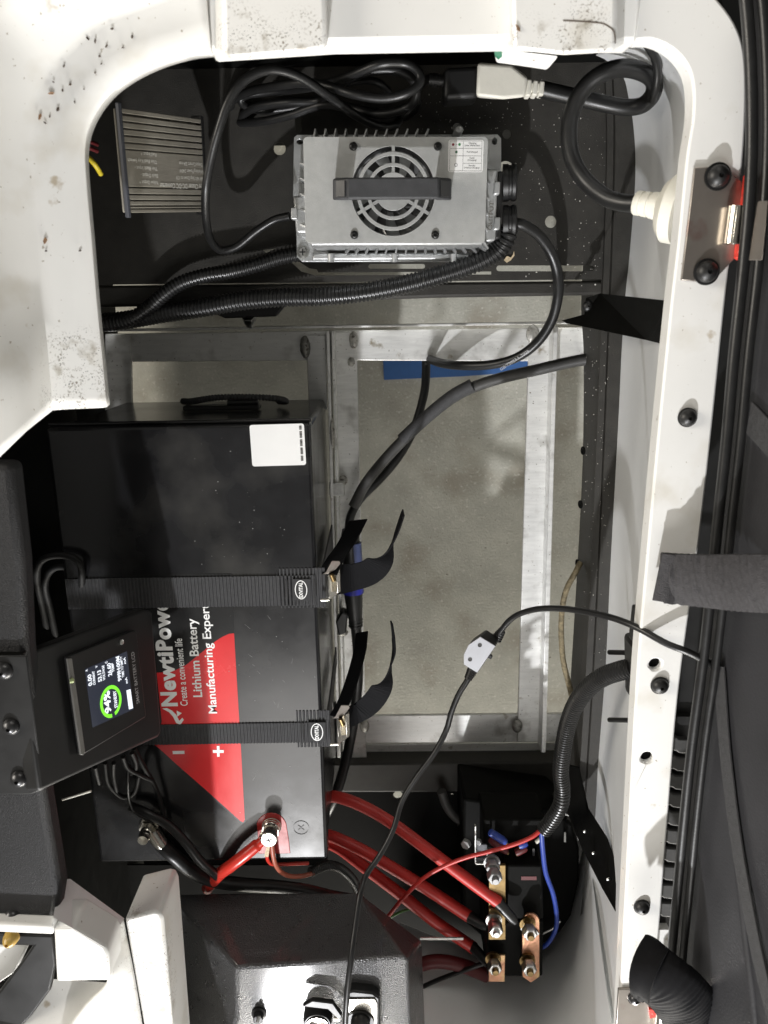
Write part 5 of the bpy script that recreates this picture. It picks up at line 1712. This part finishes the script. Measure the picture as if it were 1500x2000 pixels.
b = prism([P(590, 1966, zx + .018), P(610, 1955, zx + .018), P(650, 1960, zx + .018), P(668, 1985, zx + .018), P(664, 1994, zx + .018), P(640, 1972, zx + .018), P(606, 1968, zx + .018)], .006)
obj('port_cap', b, 'black_plastic', bxr, bevel=.001)
fp = [P(u, v, zx + .012) for u, v in ((672, 1940), (690, 1936), (728, 1940), (742, 1950), (742, 2060), (668, 2060))]
obj('key_frame', prism(fp, .014), 'black_plastic', bxr, bevel=.002)
fp = [P(u, v, zx + .014) for u, v in ((677, 1952), (732, 1952), (737, 1962), (736, 2060), (672, 2060))]
kp = obj('key_plate', prism(fp, .003), 'chrome', bxr, bevel=.0006)
b = NB(); lathe(b, [(.0165, 0), (.0165, .002), (.0145, .002), (.0145, .001), (0, .001)], P(702, 1997, zx + .0145), seg=36)
obj('key_ring', b, 'black_plastic', kp, smooth=40)
b = NB(); lathe(b, [(.011, 0), (.0105, .012), (.009, .014), (0, .014)], P(704, 1993, zx + .0145), seg=24)
obj('key_knob', b, 'black_plastic', bxr, smooth=40)
b = NB()
text(b, 'OFF', Fr(P(686, 1990, zx + .0155), Vector((.25, 1, 0)).normalized(), Vector((-1, .25, 0)).normalized()), height=.0035, z=.0002, width=.009)
obj('lettering', b, 'ink', kp)
obj('port_screw', tube(NB(), [P(652, 1986, zx + .006), P(664, 1986, zx + .006)], .004, 12), 'chrome', bxr, smooth=40)
obj('metal_edge', prism(PL([(820, 1832), (905, 1832), (905, 1836), (820, 1836)], .43), .002), 'zinc', label='thin bright metal edge beside the lower red cable', cat='bracket')

# ================================================================== DUST AND CRUMBS
rnd = random.Random(11)
b = NB()
for _ in range(300):
    u, v = 985 + 220 * rnd.random() ** .7, rnd.uniform(150, 560)
    if rnd.random() < .25:
        u, v = rnd.uniform(820, 1000), rnd.uniform(180, 260)
    c = P(u, v, ZS + .0004)
    s = rnd.choice((.0002, .0002, .0003, .0003, .00045, .0006, .0008))
    bmesh.ops.create_icosphere(b, subdivisions=1, radius=s, matrix=Matrix.Translation(c) @ Matrix.Diagonal((rnd.uniform(.6, 1.4), rnd.uniform(.6, 1.4), .5, 1)))
for _ in range(120):
    u, v = rnd.uniform(1140, 1190), rnd.uniform(600, 1300)
    c = P(u, v, ZS + .0045)
    bmesh.ops.create_icosphere(b, subdivisions=1, radius=rnd.choice((.0003, .0004, .0006)), matrix=Matrix.Translation(c))
obj('dust_specks', b, 'dust', label='white dust specks scattered on the black shelf and rail', cat='dust', kind='stuff')
b = NB()
for _ in range(110):
    u, v = rnd.uniform(380, 630), rnd.uniform(840, 1660)
    c = P(u, v, ZBT + .0003)
    if 1105 < v < 1195 or 1385 < v < 1465: continue
    bmesh.ops.create_icosphere(b, subdivisions=1, radius=rnd.choice((.0002, .0003, .0003, .0006)), matrix=Matrix.Translation(c) @ Matrix.Diagonal((1, 1, .4, 1)))
for _ in range(26):
    u, v = rnd.uniform(480, 625), rnd.uniform(1200, 1660)
    if 1385 < v < 1465: continue
    c = P(u, v, ZBT + .0001)
    a_ = rnd.uniform(1.0, 2.4); l_ = rnd.uniform(.002, .008)
    d0 = Vector((math.cos(a_), math.sin(a_), 0)) * l_
    n_ = Vector((-d0.y, d0.x, 0)).normalized() * .00012
    prism([c - n_, c + d0 - n_ * .4, c + d0 + n_ * .4, c + n_], .00005, b)
obj('scratches', b, pbr('scratch_grey', (.30, .30, .29), .6), label='fine scratches and dust on the battery top', cat='scratches', kind='stuff')
pts = [P(u, v, ZS + .002) for u, v in ((984, 508), (990, 500), (998, 503), (1002, 497), (1004, 490), (1005, 499), (998, 508), (990, 513))]
obj('pale_leaf', prism(pts, .0008), 'straw', label='pale curled leaf scrap on the black shelf under the charger corner', cat='leaf scrap')
